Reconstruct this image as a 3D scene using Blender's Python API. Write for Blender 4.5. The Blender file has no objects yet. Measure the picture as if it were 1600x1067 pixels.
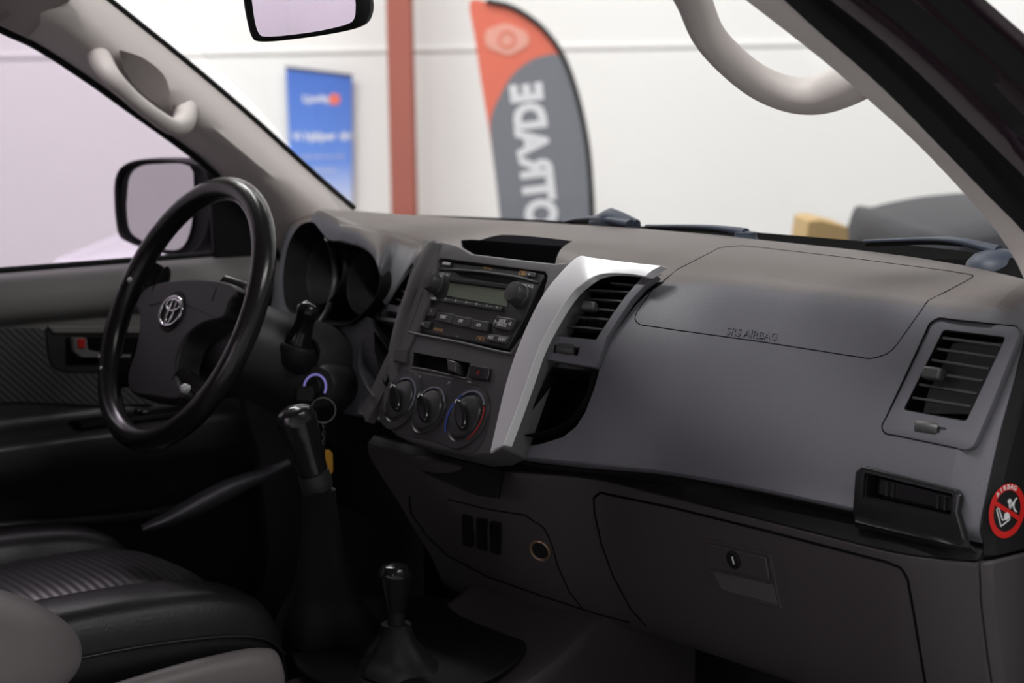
import bpy, bmesh, math, random
from math import sin, cos, radians, pi
from mathutils import Vector as V, Matrix
from mathutils.bvhtree import BVHTree
random.seed(4)
sc = bpy.context.scene
# ------------------------------------------------------------------ camera
# metres; X = towards the passenger side, Y = towards the bonnet, Z = up from the hall floor
F = 3000.0
YAW, PITCH, ROLL = radians(53.4), radians(8.0), radians(-0.93)
CAM = V((1.891, -1.359, 1.479))
vd = V((-sin(YAW)*cos(PITCH), cos(YAW)*cos(PITCH), -sin(PITCH)))
r0 = V((cos(YAW), sin(YAW), 0)); u0 = r0.cross(vd)
RT = r0*cos(ROLL)+u0*sin(ROLL); UP = u0*cos(ROLL)-r0*sin(ROLL)
cd = bpy.data.cameras.new('camera'); co = bpy.data.objects.new('camera', cd)
sc.collection.objects.link(co); sc.camera = co
co.matrix_world = Matrix(((RT.x, UP.x, -vd.x, CAM.x), (RT.y, UP.y, -vd.y, CAM.y), (RT.z, UP.z, -vd.z, CAM.z), (0, 0, 0, 1)))
cd.sensor_width = 36; cd.lens = 36*F/1600; cd.clip_start = .05; cd.clip_end = 60
cd.dof.use_dof = True; cd.dof.focus_distance = 2.12; cd.dof.aperture_fstop = 5.6
# ------------------------------------------------------------------ world, lamps, exposure
w = bpy.data.worlds.new('hall_light'); sc.world = w; w.use_nodes = True
w.node_tree.nodes['Background'].inputs[0].default_value = (0.93, 0.94, 1.0, 1)
w.node_tree.nodes['Background'].inputs[1].default_value = 0.08
sc.view_settings.view_transform = 'Standard'; sc.view_settings.look = 'None'
sc.view_settings.exposure = 0.0; sc.view_settings.gamma = 1.0; sc.view_settings.use_curve_mapping = False
sc.cycles.use_denoising = True
sc.cycles.max_bounces = 8; sc.cycles.transparent_max_bounces = 16; sc.cycles.sample_clamp_indirect = 4.0
def area(name, loc, size, power, col, aim=None):
    l = bpy.data.lights.new(name, 'AREA'); l.shape = 'RECTANGLE'; l.size, l.size_y = size; l.energy = power; l.color = col
    o = bpy.data.objects.new(name, l); sc.collection.objects.link(o); o.location = loc
    d = (V(aim)-V(loc)) if aim else V((0, 0, -1))
    o.rotation_euler = d.to_track_quat('-Z', 'Y').to_euler()
    return o
WHITE = (1.0, 0.98, 0.97)
HEAD = V((-sin(YAW), cos(YAW), 0)); SIDE = V((HEAD.y, -HEAD.x, 0))
# unseen lights added to wash the long wall, two lamps over the car, one added on the open door side
for k, p in ((-5.0, 80), (-2.2, 112), (.6, 100), (3.4, 60), (6.0, 48)):
    c = CAM+HEAD*5.7+SIDE*k; c.z = 4.7; t = CAM+HEAD*8.2+SIDE*k; t.z = .9
    area('wall_fill_light', c, (2.4, .35), p, WHITE, aim=t)
area('ceiling_or_fill_light', (.25, -1.95, 4.6), (1.5, .55), 170, WHITE)
area('ceiling_or_fill_light', (-3.2, .6, 4.6), (2.6, .35), 60, WHITE)
area('ceiling_or_fill_light', (3.4, 1.0, 4.6), (.5, 2.6), 110, WHITE)  # unseen light added to brighten the driver pillar and door
area('ceiling_or_fill_light', (3.0, -4.4, 4.6), (2.6, .35), 45, WHITE)
c = CAM-HEAD*4.3-SIDE*6.4; c.z = 4.4; t = CAM-HEAD*6.0-SIDE*8; t.z = 1.4
area('wall_fill_light', c, (2.6, .4), 230, (1, .95, 1), aim=t)  # unseen light added so the interior mirror reflects a bright wall

# ------------------------------------------------------------------ rays of the camera against planes of the car
def ray(px, py): return RT*((px-800)/F)+UP*((533.5-py)/F)+vd
def onx(px, py, x): r = ray(px, py); return CAM+r*((x-CAM.x)/r.x)
def ony(px, py, y): r = ray(px, py); return CAM+r*((y-CAM.y)/r.y)
def onz(px, py, z): r = ray(px, py); return CAM+r*((z-CAM.z)/r.z)
class Pl:
    """a flat working plane in the car: origin, normal n, u to the right, v up the slope"""
    def __init__(s, p0, tilt=0, yaw=0, n=None):
        t, a = radians(tilt), radians(yaw)
        s.o = V(p0); s.n = V(n).normalized() if n is not None else V((-sin(a)*cos(t), -cos(a)*cos(t), sin(t)))
        s.u = V((0, 0, 1)).cross(s.n).normalized() if abs(s.n.z) < .99 else V((1, 0, 0))
        s.v = s.n.cross(s.u).normalized()
    def hit(s, px, py, h=0):
        r = ray(px, py); o = s.o+s.n*h; return CAM+r*((o-CAM).dot(s.n)/r.dot(s.n))
    def uv(s, px, py, h=0): p = s.hit(px, py, h)-s.o; return (p.dot(s.u), p.dot(s.v))
    def at(s, u, v, h=0): return s.o+s.u*u+s.v*v+s.n*h
    def mir(s): 
        q = Pl(s.o, 0, 0); q.o = V((-s.o.x, s.o.y, s.o.z)); q.n = V((-s.n.x, s.n.y, s.n.z)); q.u = V((s.u.x, -s.u.y, -s.u.z)); q.v = V((-s.v.x, s.v.y, s.v.z)); return q

# ------------------------------------------------------------------ materials
def mat(name, col, rough=.5, metal=0, spec=.5, bump=0, bscale=900, coat=0, sheen=0, dust=None, emit=None):
    m = bpy.data.materials.new(name); m.use_nodes = True; nt = m.node_tree; b = nt.nodes['Principled BSDF']
    b.inputs['Base Color'].default_value = (*col, 1); b.inputs['Roughness'].default_value = rough; b.inputs['Metallic'].default_value = metal
    b.inputs['Specular IOR Level'].default_value = spec; b.inputs['Coat Weight'].default_value = coat; b.inputs['Sheen Weight'].default_value = sheen
    if emit: b.inputs['Emission Color'].default_value = (*emit[:3], 1); b.inputs['Emission Strength'].default_value = emit[3]
    tc = nt.nodes.new('ShaderNodeTexCoord')
    geo = nt.nodes.new('ShaderNodeNewGeometry')
    if bump:
        n = nt.nodes.new('ShaderNodeTexNoise'); n.inputs['Scale'].default_value = bscale; n.inputs['Detail'].default_value = 3
        nt.links.new(geo.outputs['Position'], n.inputs['Vector'])
        bp = nt.nodes.new('ShaderNodeBump'); bp.inputs['Strength'].default_value = bump; bp.inputs['Distance'].default_value = .0006
        nt.links.new(n.outputs['Fac'], bp.inputs['Height']); nt.links.new(bp.outputs['Normal'], b.inputs['Normal'])
    if dust:
        # settled dust: lies on the top of the dashboard, patchy, with an edge where the top turns into the front
        dc, z0, z1 = dust
        sp = nt.nodes.new('ShaderNodeSeparateXYZ'); nt.links.new(geo.outputs['Position'], sp.inputs[0])
        n2 = nt.nodes.new('ShaderNodeTexNoise'); n2.inputs['Scale'].default_value = 14; n2.inputs['Detail'].default_value = 8
        nt.links.new(geo.outputs['Position'], n2.inputs['Vector'])
        ad = nt.nodes.new('ShaderNodeMath'); ad.operation = 'MULTIPLY_ADD'; ad.inputs[1].default_value = .02
        nt.links.new(n2.outputs['Fac'], ad.inputs[0]); nt.links.new(sp.outputs['Z'], ad.inputs[2])
        mr = nt.nodes.new('ShaderNodeMapRange'); mr.inputs['From Min'].default_value = z0+.01; mr.inputs['From Max'].default_value = z1+.01
        nt.links.new(ad.outputs[0], mr.inputs['Value'])
        mx = nt.nodes.new('ShaderNodeMixRGB'); mx.inputs[1].default_value = (*col, 1); mx.inputs[2].default_value = (*dc, 1)
        sn = nt.nodes.new('ShaderNodeSeparateXYZ'); nt.links.new(geo.outputs['True Normal'], sn.inputs[0])
        m4 = nt.nodes.new('ShaderNodeMapRange'); m4.inputs['From Min'].default_value = .40; m4.inputs['From Max'].default_value = .75; nt.links.new(sn.outputs['Z'], m4.inputs['Value'])
        mu = nt.nodes.new('ShaderNodeMath'); mu.operation = 'MULTIPLY'; nt.links.new(mr.outputs[0], mu.inputs[0]); nt.links.new(m4.outputs[0], mu.inputs[1])
        nt.links.new(mu.outputs[0], mx.inputs[0])
        # specks
        n3 = nt.nodes.new('ShaderNodeTexVoronoi'); n3.inputs['Scale'].default_value = 60
        nt.links.new(geo.outputs['Position'], n3.inputs['Vector'])
        m3 = nt.nodes.new('ShaderNodeMapRange'); m3.inputs['From Min'].default_value = .035; m3.inputs['From Max'].default_value = .02
        nt.links.new(n3.outputs['Distance'], m3.inputs['Value'])
        mm = nt.nodes.new('ShaderNodeMath'); mm.operation = 'MULTIPLY'; mm.inputs[1].default_value = .5; nt.links.new(m3.outputs[0], mm.inputs[0])
        mx2 = nt.nodes.new('ShaderNodeMixRGB'); mx2.inputs[2].default_value = (.3, .28, .27, 1)
        nt.links.new(mm.outputs[0], mx2.inputs[0]); nt.links.new(mx.outputs[0], mx2.inputs[1]); nt.links.new(mx2.outputs[0], b.inputs['Base Color'])
    return m
M = {}
M['dash'] = mat('dash_plastic', (.105, .103, .118), .5, spec=.5, bump=.35, bscale=700, dust=((.10, .082, .078), 1.228, 1.240))
M['stack'] = mat('stack_plastic', (.085, .082, .085), .45, bump=.1, dust=((.10, .082, .078), 1.25, 1.268))
M['side'] = mat('stack_side_plastic', (.09, .082, .084), .55)
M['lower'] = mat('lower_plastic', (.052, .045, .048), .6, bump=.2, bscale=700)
M['black'] = mat('black_plastic', (.010, .010, .011), .6, spec=.25)
M['void'] = mat('duct_black', (.004, .004, .004), .8, spec=.1)
M['gloss'] = mat('gloss_black', (.012, .012, .013), .18)
M['silver'] = mat('silver_paint', (.85, .85, .87), .45, metal=.3)
M['chrome'] = mat('chrome', (.8, .8, .82), .12, metal=1)
M['radio'] = mat('radio_plastic', (.035, .035, .036), .35)
M['knob'] = mat('knob_rubber', (.045, .045, .045), .4)
M['print'] = mat('white_print', (.8, .8, .8), .5)
M['amber'] = mat('amber_print', (.5, .3, .12), .5)
M['redprint'] = mat('red_print', (.35, .02, .02), .5)
M['blueprint'] = mat('blue_print', (.04, .1, .5), .5)
M['greyprint'] = mat('grey_print', (.2, .2, .26), .5)
M['lcd'] = mat('lcd', (.20, .235, .17), .25)
M['pillar'] = mat('pillar_plastic', (.60, .55, .53), .55, bump=.1)
M['liner'] = mat('headlining', (.33, .29, .28), .9)
M['rubber'] = mat('rubber_seal', (.008, .008, .009), .65, spec=.25)
M['paint'] = mat('dark_purple_paint', (.028, .014, .021), .3, coat=.5)
M['wheel'] = mat('wheel_leather', (.016, .015, .015), .22, bump=.25, bscale=500)
M['hub'] = mat('hub_plastic', (.021, .020, .022), .5)
M['leather'] = mat('black_leather', (.014, .013, .014), .38, bump=.5, bscale=250)
M['gleather'] = mat('grey_leather', (.24, .215, .22), .42, bump=.4, bscale=300)
M['carpet'] = mat('carpet', (.02, .02, .021), .95)
M['door'] = mat('door_plastic', (.18, .175, .17), .55)
M['sillglint'] = mat('sill_glint_paint', (.75, .73, .82), .35, metal=.7)  # pale metallic colour standing in for a highlight on the sill
M['gaiter'] = mat('gaiter_leather', (.012, .012, .012), .6, spec=.3, bump=.4, bscale=250)
M['matte'] = mat('matte_black', (.006, .006, .006), .9, spec=.05)
M['steel'] = mat('dull_steel', (.22, .21, .20), .35, metal=1)
M['kick'] = mat('kick_plastic', (.05, .048, .053), .3)
M['mirror'] = mat('mirror_glass', (.85, .83, .86), .02, metal=1)
M['wiper'] = mat('wiper_arm', (.035, .045, .07), .5)
M['yellow'] = mat('yellow_tag', (.75, .38, .02), .5)
M['red'] = mat('red_label', (.65, .015, .012), .45)
M['blacklabel'] = mat('black_label', (.008, .008, .008), .45)
M['card'] = mat('cardboard', (.52, .36, .17), .9)
M['column'] = mat('red_steel', (.33, .095, .07), .6)
M['wall'] = mat('white_panel', (.80, .80, .79), .7)
M['floorm'] = mat('concrete', (.35, .35, .35), .7)
M['orange'] = mat('orange_cloth', (.80, .185, .12), .85)
M['charcoal'] = mat('charcoal_cloth', (.20, .21, .24), .85)
M['clothprint'] = mat('cloth_print', (.60, .60, .64), .85)
M['bannerprint'] = mat('banner_print', (.78, .78, .82), .85)
M['orangeprint'] = mat('pale_orange_print', (.85, .40, .32), .85)
M['darkcar'] = mat('dark_car_paint', (.016, .018, .026), .6)
M['palecar'] = mat('pale_car_paint', (.75, .73, .8), .25, coat=.5)
M['ring'] = mat('ignition_light', (.3, .28, .6), .4, emit=(.32, .28, .8, .35))
M['bronze'] = mat('socket_ring', (.25, .17, .12), .4, metal=.5)
def pane(name, col, rough=0.0, fr=.04):
    m = bpy.data.materials.new(name); m.use_nodes = True; nt = m.node_tree; nt.nodes.clear()
    o = nt.nodes.new('ShaderNodeOutputMaterial'); t = nt.nodes.new('ShaderNodeBsdfTransparent'); g = nt.nodes.new('ShaderNodeBsdfGlossy'); mx = nt.nodes.new('ShaderNodeMixShader')
    t.inputs[0].default_value = (*col, 1); g.inputs['Roughness'].default_value = rough; mx.inputs[0].default_value = fr
    nt.links.new(t.outputs[0], mx.inputs[1]); nt.links.new(g.outputs[0], mx.inputs[2]); nt.links.new(mx.outputs[0], o.inputs[0]); return m
M['windscreen'] = pane('windscreen_glass', (.962, .968, .962)); M['sideglass'] = pane('side_glass', (.81, .765, .82), fr=.03)
def fabric():
    m = mat('door_fabric', (.04, .04, .043), .9); nt = m.node_tree; b = nt.nodes['Principled BSDF']
    g = nt.nodes.new('ShaderNodeNewGeometry'); wv = nt.nodes.new('ShaderNodeTexWave'); wv.bands_direction = 'DIAGONAL'; wv.inputs['Scale'].default_value = 55
    wv.inputs['Distortion'].default_value = .6; nt.links.new(g.outputs['Position'], wv.inputs['Vector'])
    r = nt.nodes.new('ShaderNodeMixRGB'); r.inputs[1].default_value = (.03, .03, .033, 1); r.inputs[2].default_value = (.10, .10, .105, 1)
    nt.links.new(wv.outputs['Fac'], r.inputs[0]); nt.links.new(r.outputs[0], b.inputs['Base Color']); return m
M['fabric'] = fabric()
M['lowdoor'] = mat('dark_door_plastic', (.045, .043, .044), .35)
def perforated():
    m = mat('ribbed_leather', (.014, .013, .014), .35); nt = m.node_tree; b = nt.nodes['Principled BSDF']
    g = nt.nodes.new('ShaderNodeNewGeometry'); wv = nt.nodes.new('ShaderNodeTexWave'); wv.bands_direction = 'Y'; wv.inputs['Scale'].default_value = 26
    nt.links.new(g.outputs['Position'], wv.inputs['Vector']); bp = nt.nodes.new('ShaderNodeBump'); bp.inputs['Strength'].default_value = .25; bp.inputs['Distance'].default_value = .001
    nt.links.new(wv.outputs['Fac'], bp.inputs['Height']); nt.links.new(bp.outputs['Normal'], b.inputs['Normal']); return m
M['ribbed'] = perforated()
def poster():
    m = mat('poster_print', (.1, .2, .65), .5); nt = m.node_tree; b = nt.nodes['Principled BSDF']
    t = nt.nodes.new('ShaderNodeTexCoord'); s = nt.nodes.new('ShaderNodeSeparateXYZ'); nt.links.new(t.outputs['Generated'], s.inputs[0])
    cr = nt.nodes.new('ShaderNodeValToRGB'); e = cr.color_ramp.elements; e[0].position = 0; e[0].color = (.75, .78, .85, 1); e[1].position = 1; e[1].color = (.055, .15, .55, 1)
    x = e.new(.14); x.color = (.45, .55, .85, 1); x = e.new(.35); x.color = (.13, .27, .75, 1)
    nt.links.new(s.outputs['Z'], cr.inputs[0]); nt.links.new(cr.outputs[0], b.inputs['Base Color']); return m
M['poster'] = poster()

# ------------------------------------------------------------------ builders
ORG = {}
def link(o): sc.collection.objects.link(o)
def thing(name, label, cat, base=(0, 0, 0), group=None):
    o = bpy.data.objects.new(name, None); link(o); o.location = base; o.empty_display_size = .05
    o['label'] = label; o['category'] = cat
    if group: o['group'] = group
    ORG[o.name] = V(base); return o
def mk(name, verts, faces, m, parent=None, smooth=40, bevel=0, seg=2, sub=0, label=None):
    org = ORG[parent.name] if parent else V((0, 0, 0))
    if parent is None:
        xs = [v[0] for v in verts]; ys = [v[1] for v in verts]; zs = [v[2] for v in verts]
        org = V(((min(xs)+max(xs))/2, (min(ys)+max(ys))/2, min(zs)))
    me = bpy.data.meshes.new(name); me.from_pydata([tuple(V(v)-org) for v in verts], [], faces)
    bm = bmesh.new(); bm.from_mesh(me); bmesh.ops.recalc_face_normals(bm, faces=bm.faces); bm.to_mesh(me); bm.free()
    if isinstance(m, str): m = M[m]
    me.materials.append(m)
    o = bpy.data.objects.new(name, me); link(o)
    if parent: o.parent = parent
    else: o.location = org
    ORG[o.name] = org
    if smooth:
        me.shade_smooth(); me.set_sharp_from_angle(angle=radians(smooth))
    if bevel:
        b = o.modifiers.new('bevel', 'BEVEL'); b.width = bevel; b.segments = seg; b.limit_method = 'ANGLE'; b.angle_limit = radians(35); b.harden_normals = False
    if sub:
        s = o.modifiers.new('sub', 'SUBSURF'); s.levels = sub; s.render_levels = sub
    if label: o['label'] = label
    return o
def tag(o, label, cat, group=None):
    o['label'] = label; o['category'] = cat
    if group: o['group'] = group
    return o
def prism(bottom, top):
    n = len(bottom); return list(bottom)+list(top), [list(range(n))[::-1], list(range(n, 2*n))]+[[i, (i+1) % n, n+(i+1) % n, n+i] for i in range(n)]
def slab(name, pl, poly, h0, h1, m, parent, bevel=.001, px=True, rnd=0, mirror=False, **k):
    uv = [pl.uv(*q) for q in poly] if px else list(poly)
    if rnd: uv = roundpoly(uv, rnd)
    vs, fs = prism([pl.at(u, v, h0) for u, v in uv], [pl.at(u, v, h1) for u, v in uv])
    if mirror: vs = [V((-p.x, p.y, p.z)) for p in vs]
    return mk(name, vs, fs, m, parent, bevel=bevel, **k)
def roundpoly(uv, r, seg=4):
    out = []; n = len(uv)
    for i in range(n):
        p = V((*uv[i], 0)); a = V((*uv[i-1], 0)); b = V((*uv[(i+1) % n], 0))
        da, db = a-p, b-p; rr = min(r, da.length*.45, db.length*.45)
        p0 = p+da.normalized()*rr; p1 = p+db.normalized()*rr
        for k in range(seg+1):
            t = k/seg; q = p0*(1-t)**2+p*2*t*(1-t)+p1*t*t; out.append((q.x, q.y))
    return out
def boxl(name, c, s, m, parent, bevel=.001, ax=None, **k):
    c = V(c); X, Y, Z = ax if ax else (V((1, 0, 0)), V((0, 1, 0)), V((0, 0, 1)))
    vs = [c+X*(a*s[0]/2)+Y*(b*s[1]/2)+Z*(d*s[2]/2) for a in (-1, 1) for b in (-1, 1) for d in (-1, 1)]
    fs = [(0, 1, 3, 2), (4, 6, 7, 5), (0, 4, 5, 1), (2, 3, 7, 6), (0, 2, 6, 4), (1, 5, 7, 3)]
    return mk(name, vs, fs, m, parent, bevel=bevel, **k)
def catmull(pts, n=6, closed=False):
    out = []; N = len(pts); P = [V(p) for p in pts]
    rng = range(N) if closed else range(N-1)
    for i in rng:
        if closed: a, b, c, d = P[i-1], P[i], P[(i+1) % N], P[(i+2) % N]
        else: b, c = P[i], P[i+1]; a = P[i-1] if i else b*2-c; d = P[i+2] if i+2 < N else c*2-b
        for k in range(n):
            t = k/n; out.append(.5*((2*b)+(c-a)*t+(2*a-5*b+4*c-d)*t*t+(3*b-3*c+d-a)*t**3))
    if not closed: out.append(P[-1])
    return out
def tube(name, pts, r, m, parent, closed=False, n=6, seg=10, smoothpath=True, flat=1.0, ref=None, **k):
    P = catmull(pts, n, closed) if smoothpath else [V(p) for p in pts]
    N = len(P); rs = r if isinstance(r, (list, tuple)) else None
    vs = []; prev = V(ref) if ref is not None else None
    for i in range(N):
        a = P[i-1] if (i or closed) else P[i]; b = P[(i+1) % N] if (i < N-1 or closed) else P[i]
        t = (b-a).normalized()
        if prev is None: prev = V((0, 0, 1)) if abs(t.z) < .9 else V((1, 0, 0))
        s = (prev-t*prev.dot(t)).normalized(); q = t.cross(s)
        if ref is None: prev = s
        if rs:
            f = i/(N-1)*(len(rs)-1); j = min(int(f), len(rs)-2); rr = rs[j]*(1-(f-j))+rs[j+1]*(f-j)
        else: rr = r
        for j in range(seg):
            an = 2*pi*j/seg; vs.append(P[i]+s*(cos(an)*rr*flat)+q*(sin(an)*rr))
    fs = []
    for i in range(N if closed else N-1):
        for j in range(seg):
            a, b = i*seg+j, i*seg+(j+1) % seg; c, d = ((i+1) % N)*seg+(j+1) % seg, ((i+1) % N)*seg+j; fs.append((a, b, c, d))
    if not closed: fs += [list(range(seg))[::-1], [(N-1)*seg+j for j in range(seg)]]
    return mk(name, vs, fs, m, parent, smooth=60, **k)
def lathe(name, pl, c, prof, m, parent, seg=32, sx=1, **k):
    """prof: list of (radius, height above the plane); centred at plane coordinates c"""
    vs = []; fs = []
    for r, h in prof:
        for j in range(seg): a = 2*pi*j/seg; vs.append(pl.at(c[0]+cos(a)*r*sx, c[1]+sin(a)*r, h))
    for i in range(len(prof)-1):
        for j in range(seg): fs.append((i*seg+j, i*seg+(j+1) % seg, (i+1)*seg+(j+1) % seg, (i+1)*seg+j))
    fs += [list(range(seg))[::-1], [(len(prof)-1)*seg+j for j in range(seg)]]
    return mk(name, vs, fs, m, parent, smooth=35, **k)
def arc(name, pl, c, ra, rb, a0, a1, h, m, parent, th=.0006, n=20, **k):
    A = [radians(a0+(a1-a0)*i/n) for i in range(n+1)]
    poly = [(c[0]+cos(a)*rb, c[1]+sin(a)*rb) for a in A]+[(c[0]+cos(a)*ra, c[1]+sin(a)*ra) for a in A[::-1]]
    q = [pl.at(u, v, h) for u, v in poly]; t = [pl.at(u, v, h+th) for u, v in poly]
    vs = q+t; N = len(poly); fs = []
    for i in range(n):
        fs += [(i, i+1, N-2-i, N-1-i), (N+i, N+i+1, 2*N-2-i, 2*N-1-i)]
    fs += [[i, (i+1) % N, N+(i+1) % N, N+i] for i in range(N)]
    return mk(name, vs, fs, m, parent, **k)
def grid(rows, closed_u=False):
    n = len(rows[0]); vs = [v for r in rows for v in r]; fs = []
    for i in range(len(rows)-1):
        for j in range(n-1 if not closed_u else n): fs.append((i*n+j, i*n+(j+1) % n, (i+1)*n+(j+1) % n, (i+1)*n+j))
    return vs, fs
def loftsolid(name, rings, m, parent, **k):
    vs, fs = grid(rings, True); n = len(rings[0])
    fs += [list(range(n))[::-1], [(len(rings)-1)*n+j for j in range(n)]]
    return mk(name, vs, fs, m, parent, **k)
def sheet(name, rows, off, m, parent, **k):
    """a curved sheet with thickness: rows of points and the offset to its back side"""
    n = len(rows[0]); R = len(rows); off = V(off)
    vs, fs = grid(rows); N = len(vs); vs = vs+[V(v)+off for v in vs]; fs2 = [[N+i for i in f][::-1] for f in fs]
    fs = fs+fs2
    for j in range(n-1): fs += [(j, N+j, N+j+1, j+1), ((R-1)*n+j, (R-1)*n+j+1, N+(R-1)*n+j+1, N+(R-1)*n+j)]
    for i in range(R-1): fs += [(i*n, (i+1)*n, N+(i+1)*n, N+i*n), (i*n+n-1, N+i*n+n-1, N+(i+1)*n+n-1, (i+1)*n+n-1)]
    return mk(name, vs, fs, m, parent, **k)
def carve(ob, cutters):
    """subtract solids from a mesh for good and drop the solids"""
    for c in cutters:
        md = ob.modifiers.new('b', 'BOOLEAN'); md.operation = 'DIFFERENCE'; md.object = c; md.solver = 'EXACT'
    bpy.context.view_layer.update(); dg = bpy.context.evaluated_depsgraph_get()
    me = bpy.data.meshes.new_from_object(ob.evaluated_get(dg)); old = ob.data
    ob.modifiers.clear(); ob.data = me
    while len(me.materials) > 1: me.materials.pop()
    for p in me.polygons: p.material_index = 0
    me.shade_smooth(); me.set_sharp_from_angle(angle=radians(32))
    for c in cutters: bpy.data.objects.remove(c)
def text(name, s, fr, c, size, h, m, parent, mirror=False, align='CENTER', rot=0, th=.0004, sx=1, bold=0, label=None):
    """raised lettering on plane fr, centred at plane coordinates c; size = capital height"""
    cu = bpy.data.curves.new('t', 'FONT'); cu.body = s; cu.size = size/.7; cu.align_x = align; cu.align_y = 'CENTER'; cu.extrude = th; cu.offset = bold
    cu.resolution_u = 3
    o = bpy.data.objects.new('t', cu); link(o); bpy.context.view_layer.update()
    me = bpy.data.meshes.new_from_object(o.evaluated_get(bpy.context.evaluated_depsgraph_get()))
    vs = []
    cr, sr = cos(radians(rot)), sin(radians(rot))
    for v in me.vertices:
        x, y, z = v.co; x *= sx
        if mirror: x = -x
        vs.append(fr.at(c[0]+x*cr-y*sr, c[1]+x*sr+y*cr, h+z))
    fs = [list(p.vertices) for p in me.polygons]
    bpy.data.objects.remove(o); bpy.data.curves.remove(cu); bpy.data.meshes.remove(me)
    return mk(name, vs, fs, m, parent, smooth=0, label=label)
def bvh_of(o):
    org = ORG[o.name] if o.parent is None else ORG[o.parent.name]
    return BVHTree.FromPolygons([v.co+ORG[o.name] for v in o.data.vertices], [list(p.vertices) for p in o.data.polygons])
def on(b, px, py, lift=0):
    r = ray(px, py).normalized(); h = b.ray_cast(CAM, r)
    if h[0] is None: return None
    n = h[1] if h[1].dot(r) < 0 else -h[1]
    return h[0]+n*lift
def seam(name, b, pts, r, parent, m='void', lift=0, closed=False, dense=14):
    out = []
    N = len(pts)
    for i in range(N if closed else N-1):
        a, c = pts[i], pts[(i+1) % N]; d = max(1, int(math.dist(a, c)/dense))
        for k in range(d): out.append((a[0]+(c[0]-a[0])*k/d, a[1]+(c[1]-a[1])*k/d))
    if not closed: out.append(pts[-1])
    P = [on(b, *q, lift) for q in out]; P = [p for p in P if p is not None]
    # drop points that jump away from the surface
    Q = [P[0]]
    for p in P[1:]:
        if (p-Q[-1]).length < .05: Q.append(p)
    return tube(name, Q, r, m, parent, closed=closed, n=2, seg=6)

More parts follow.
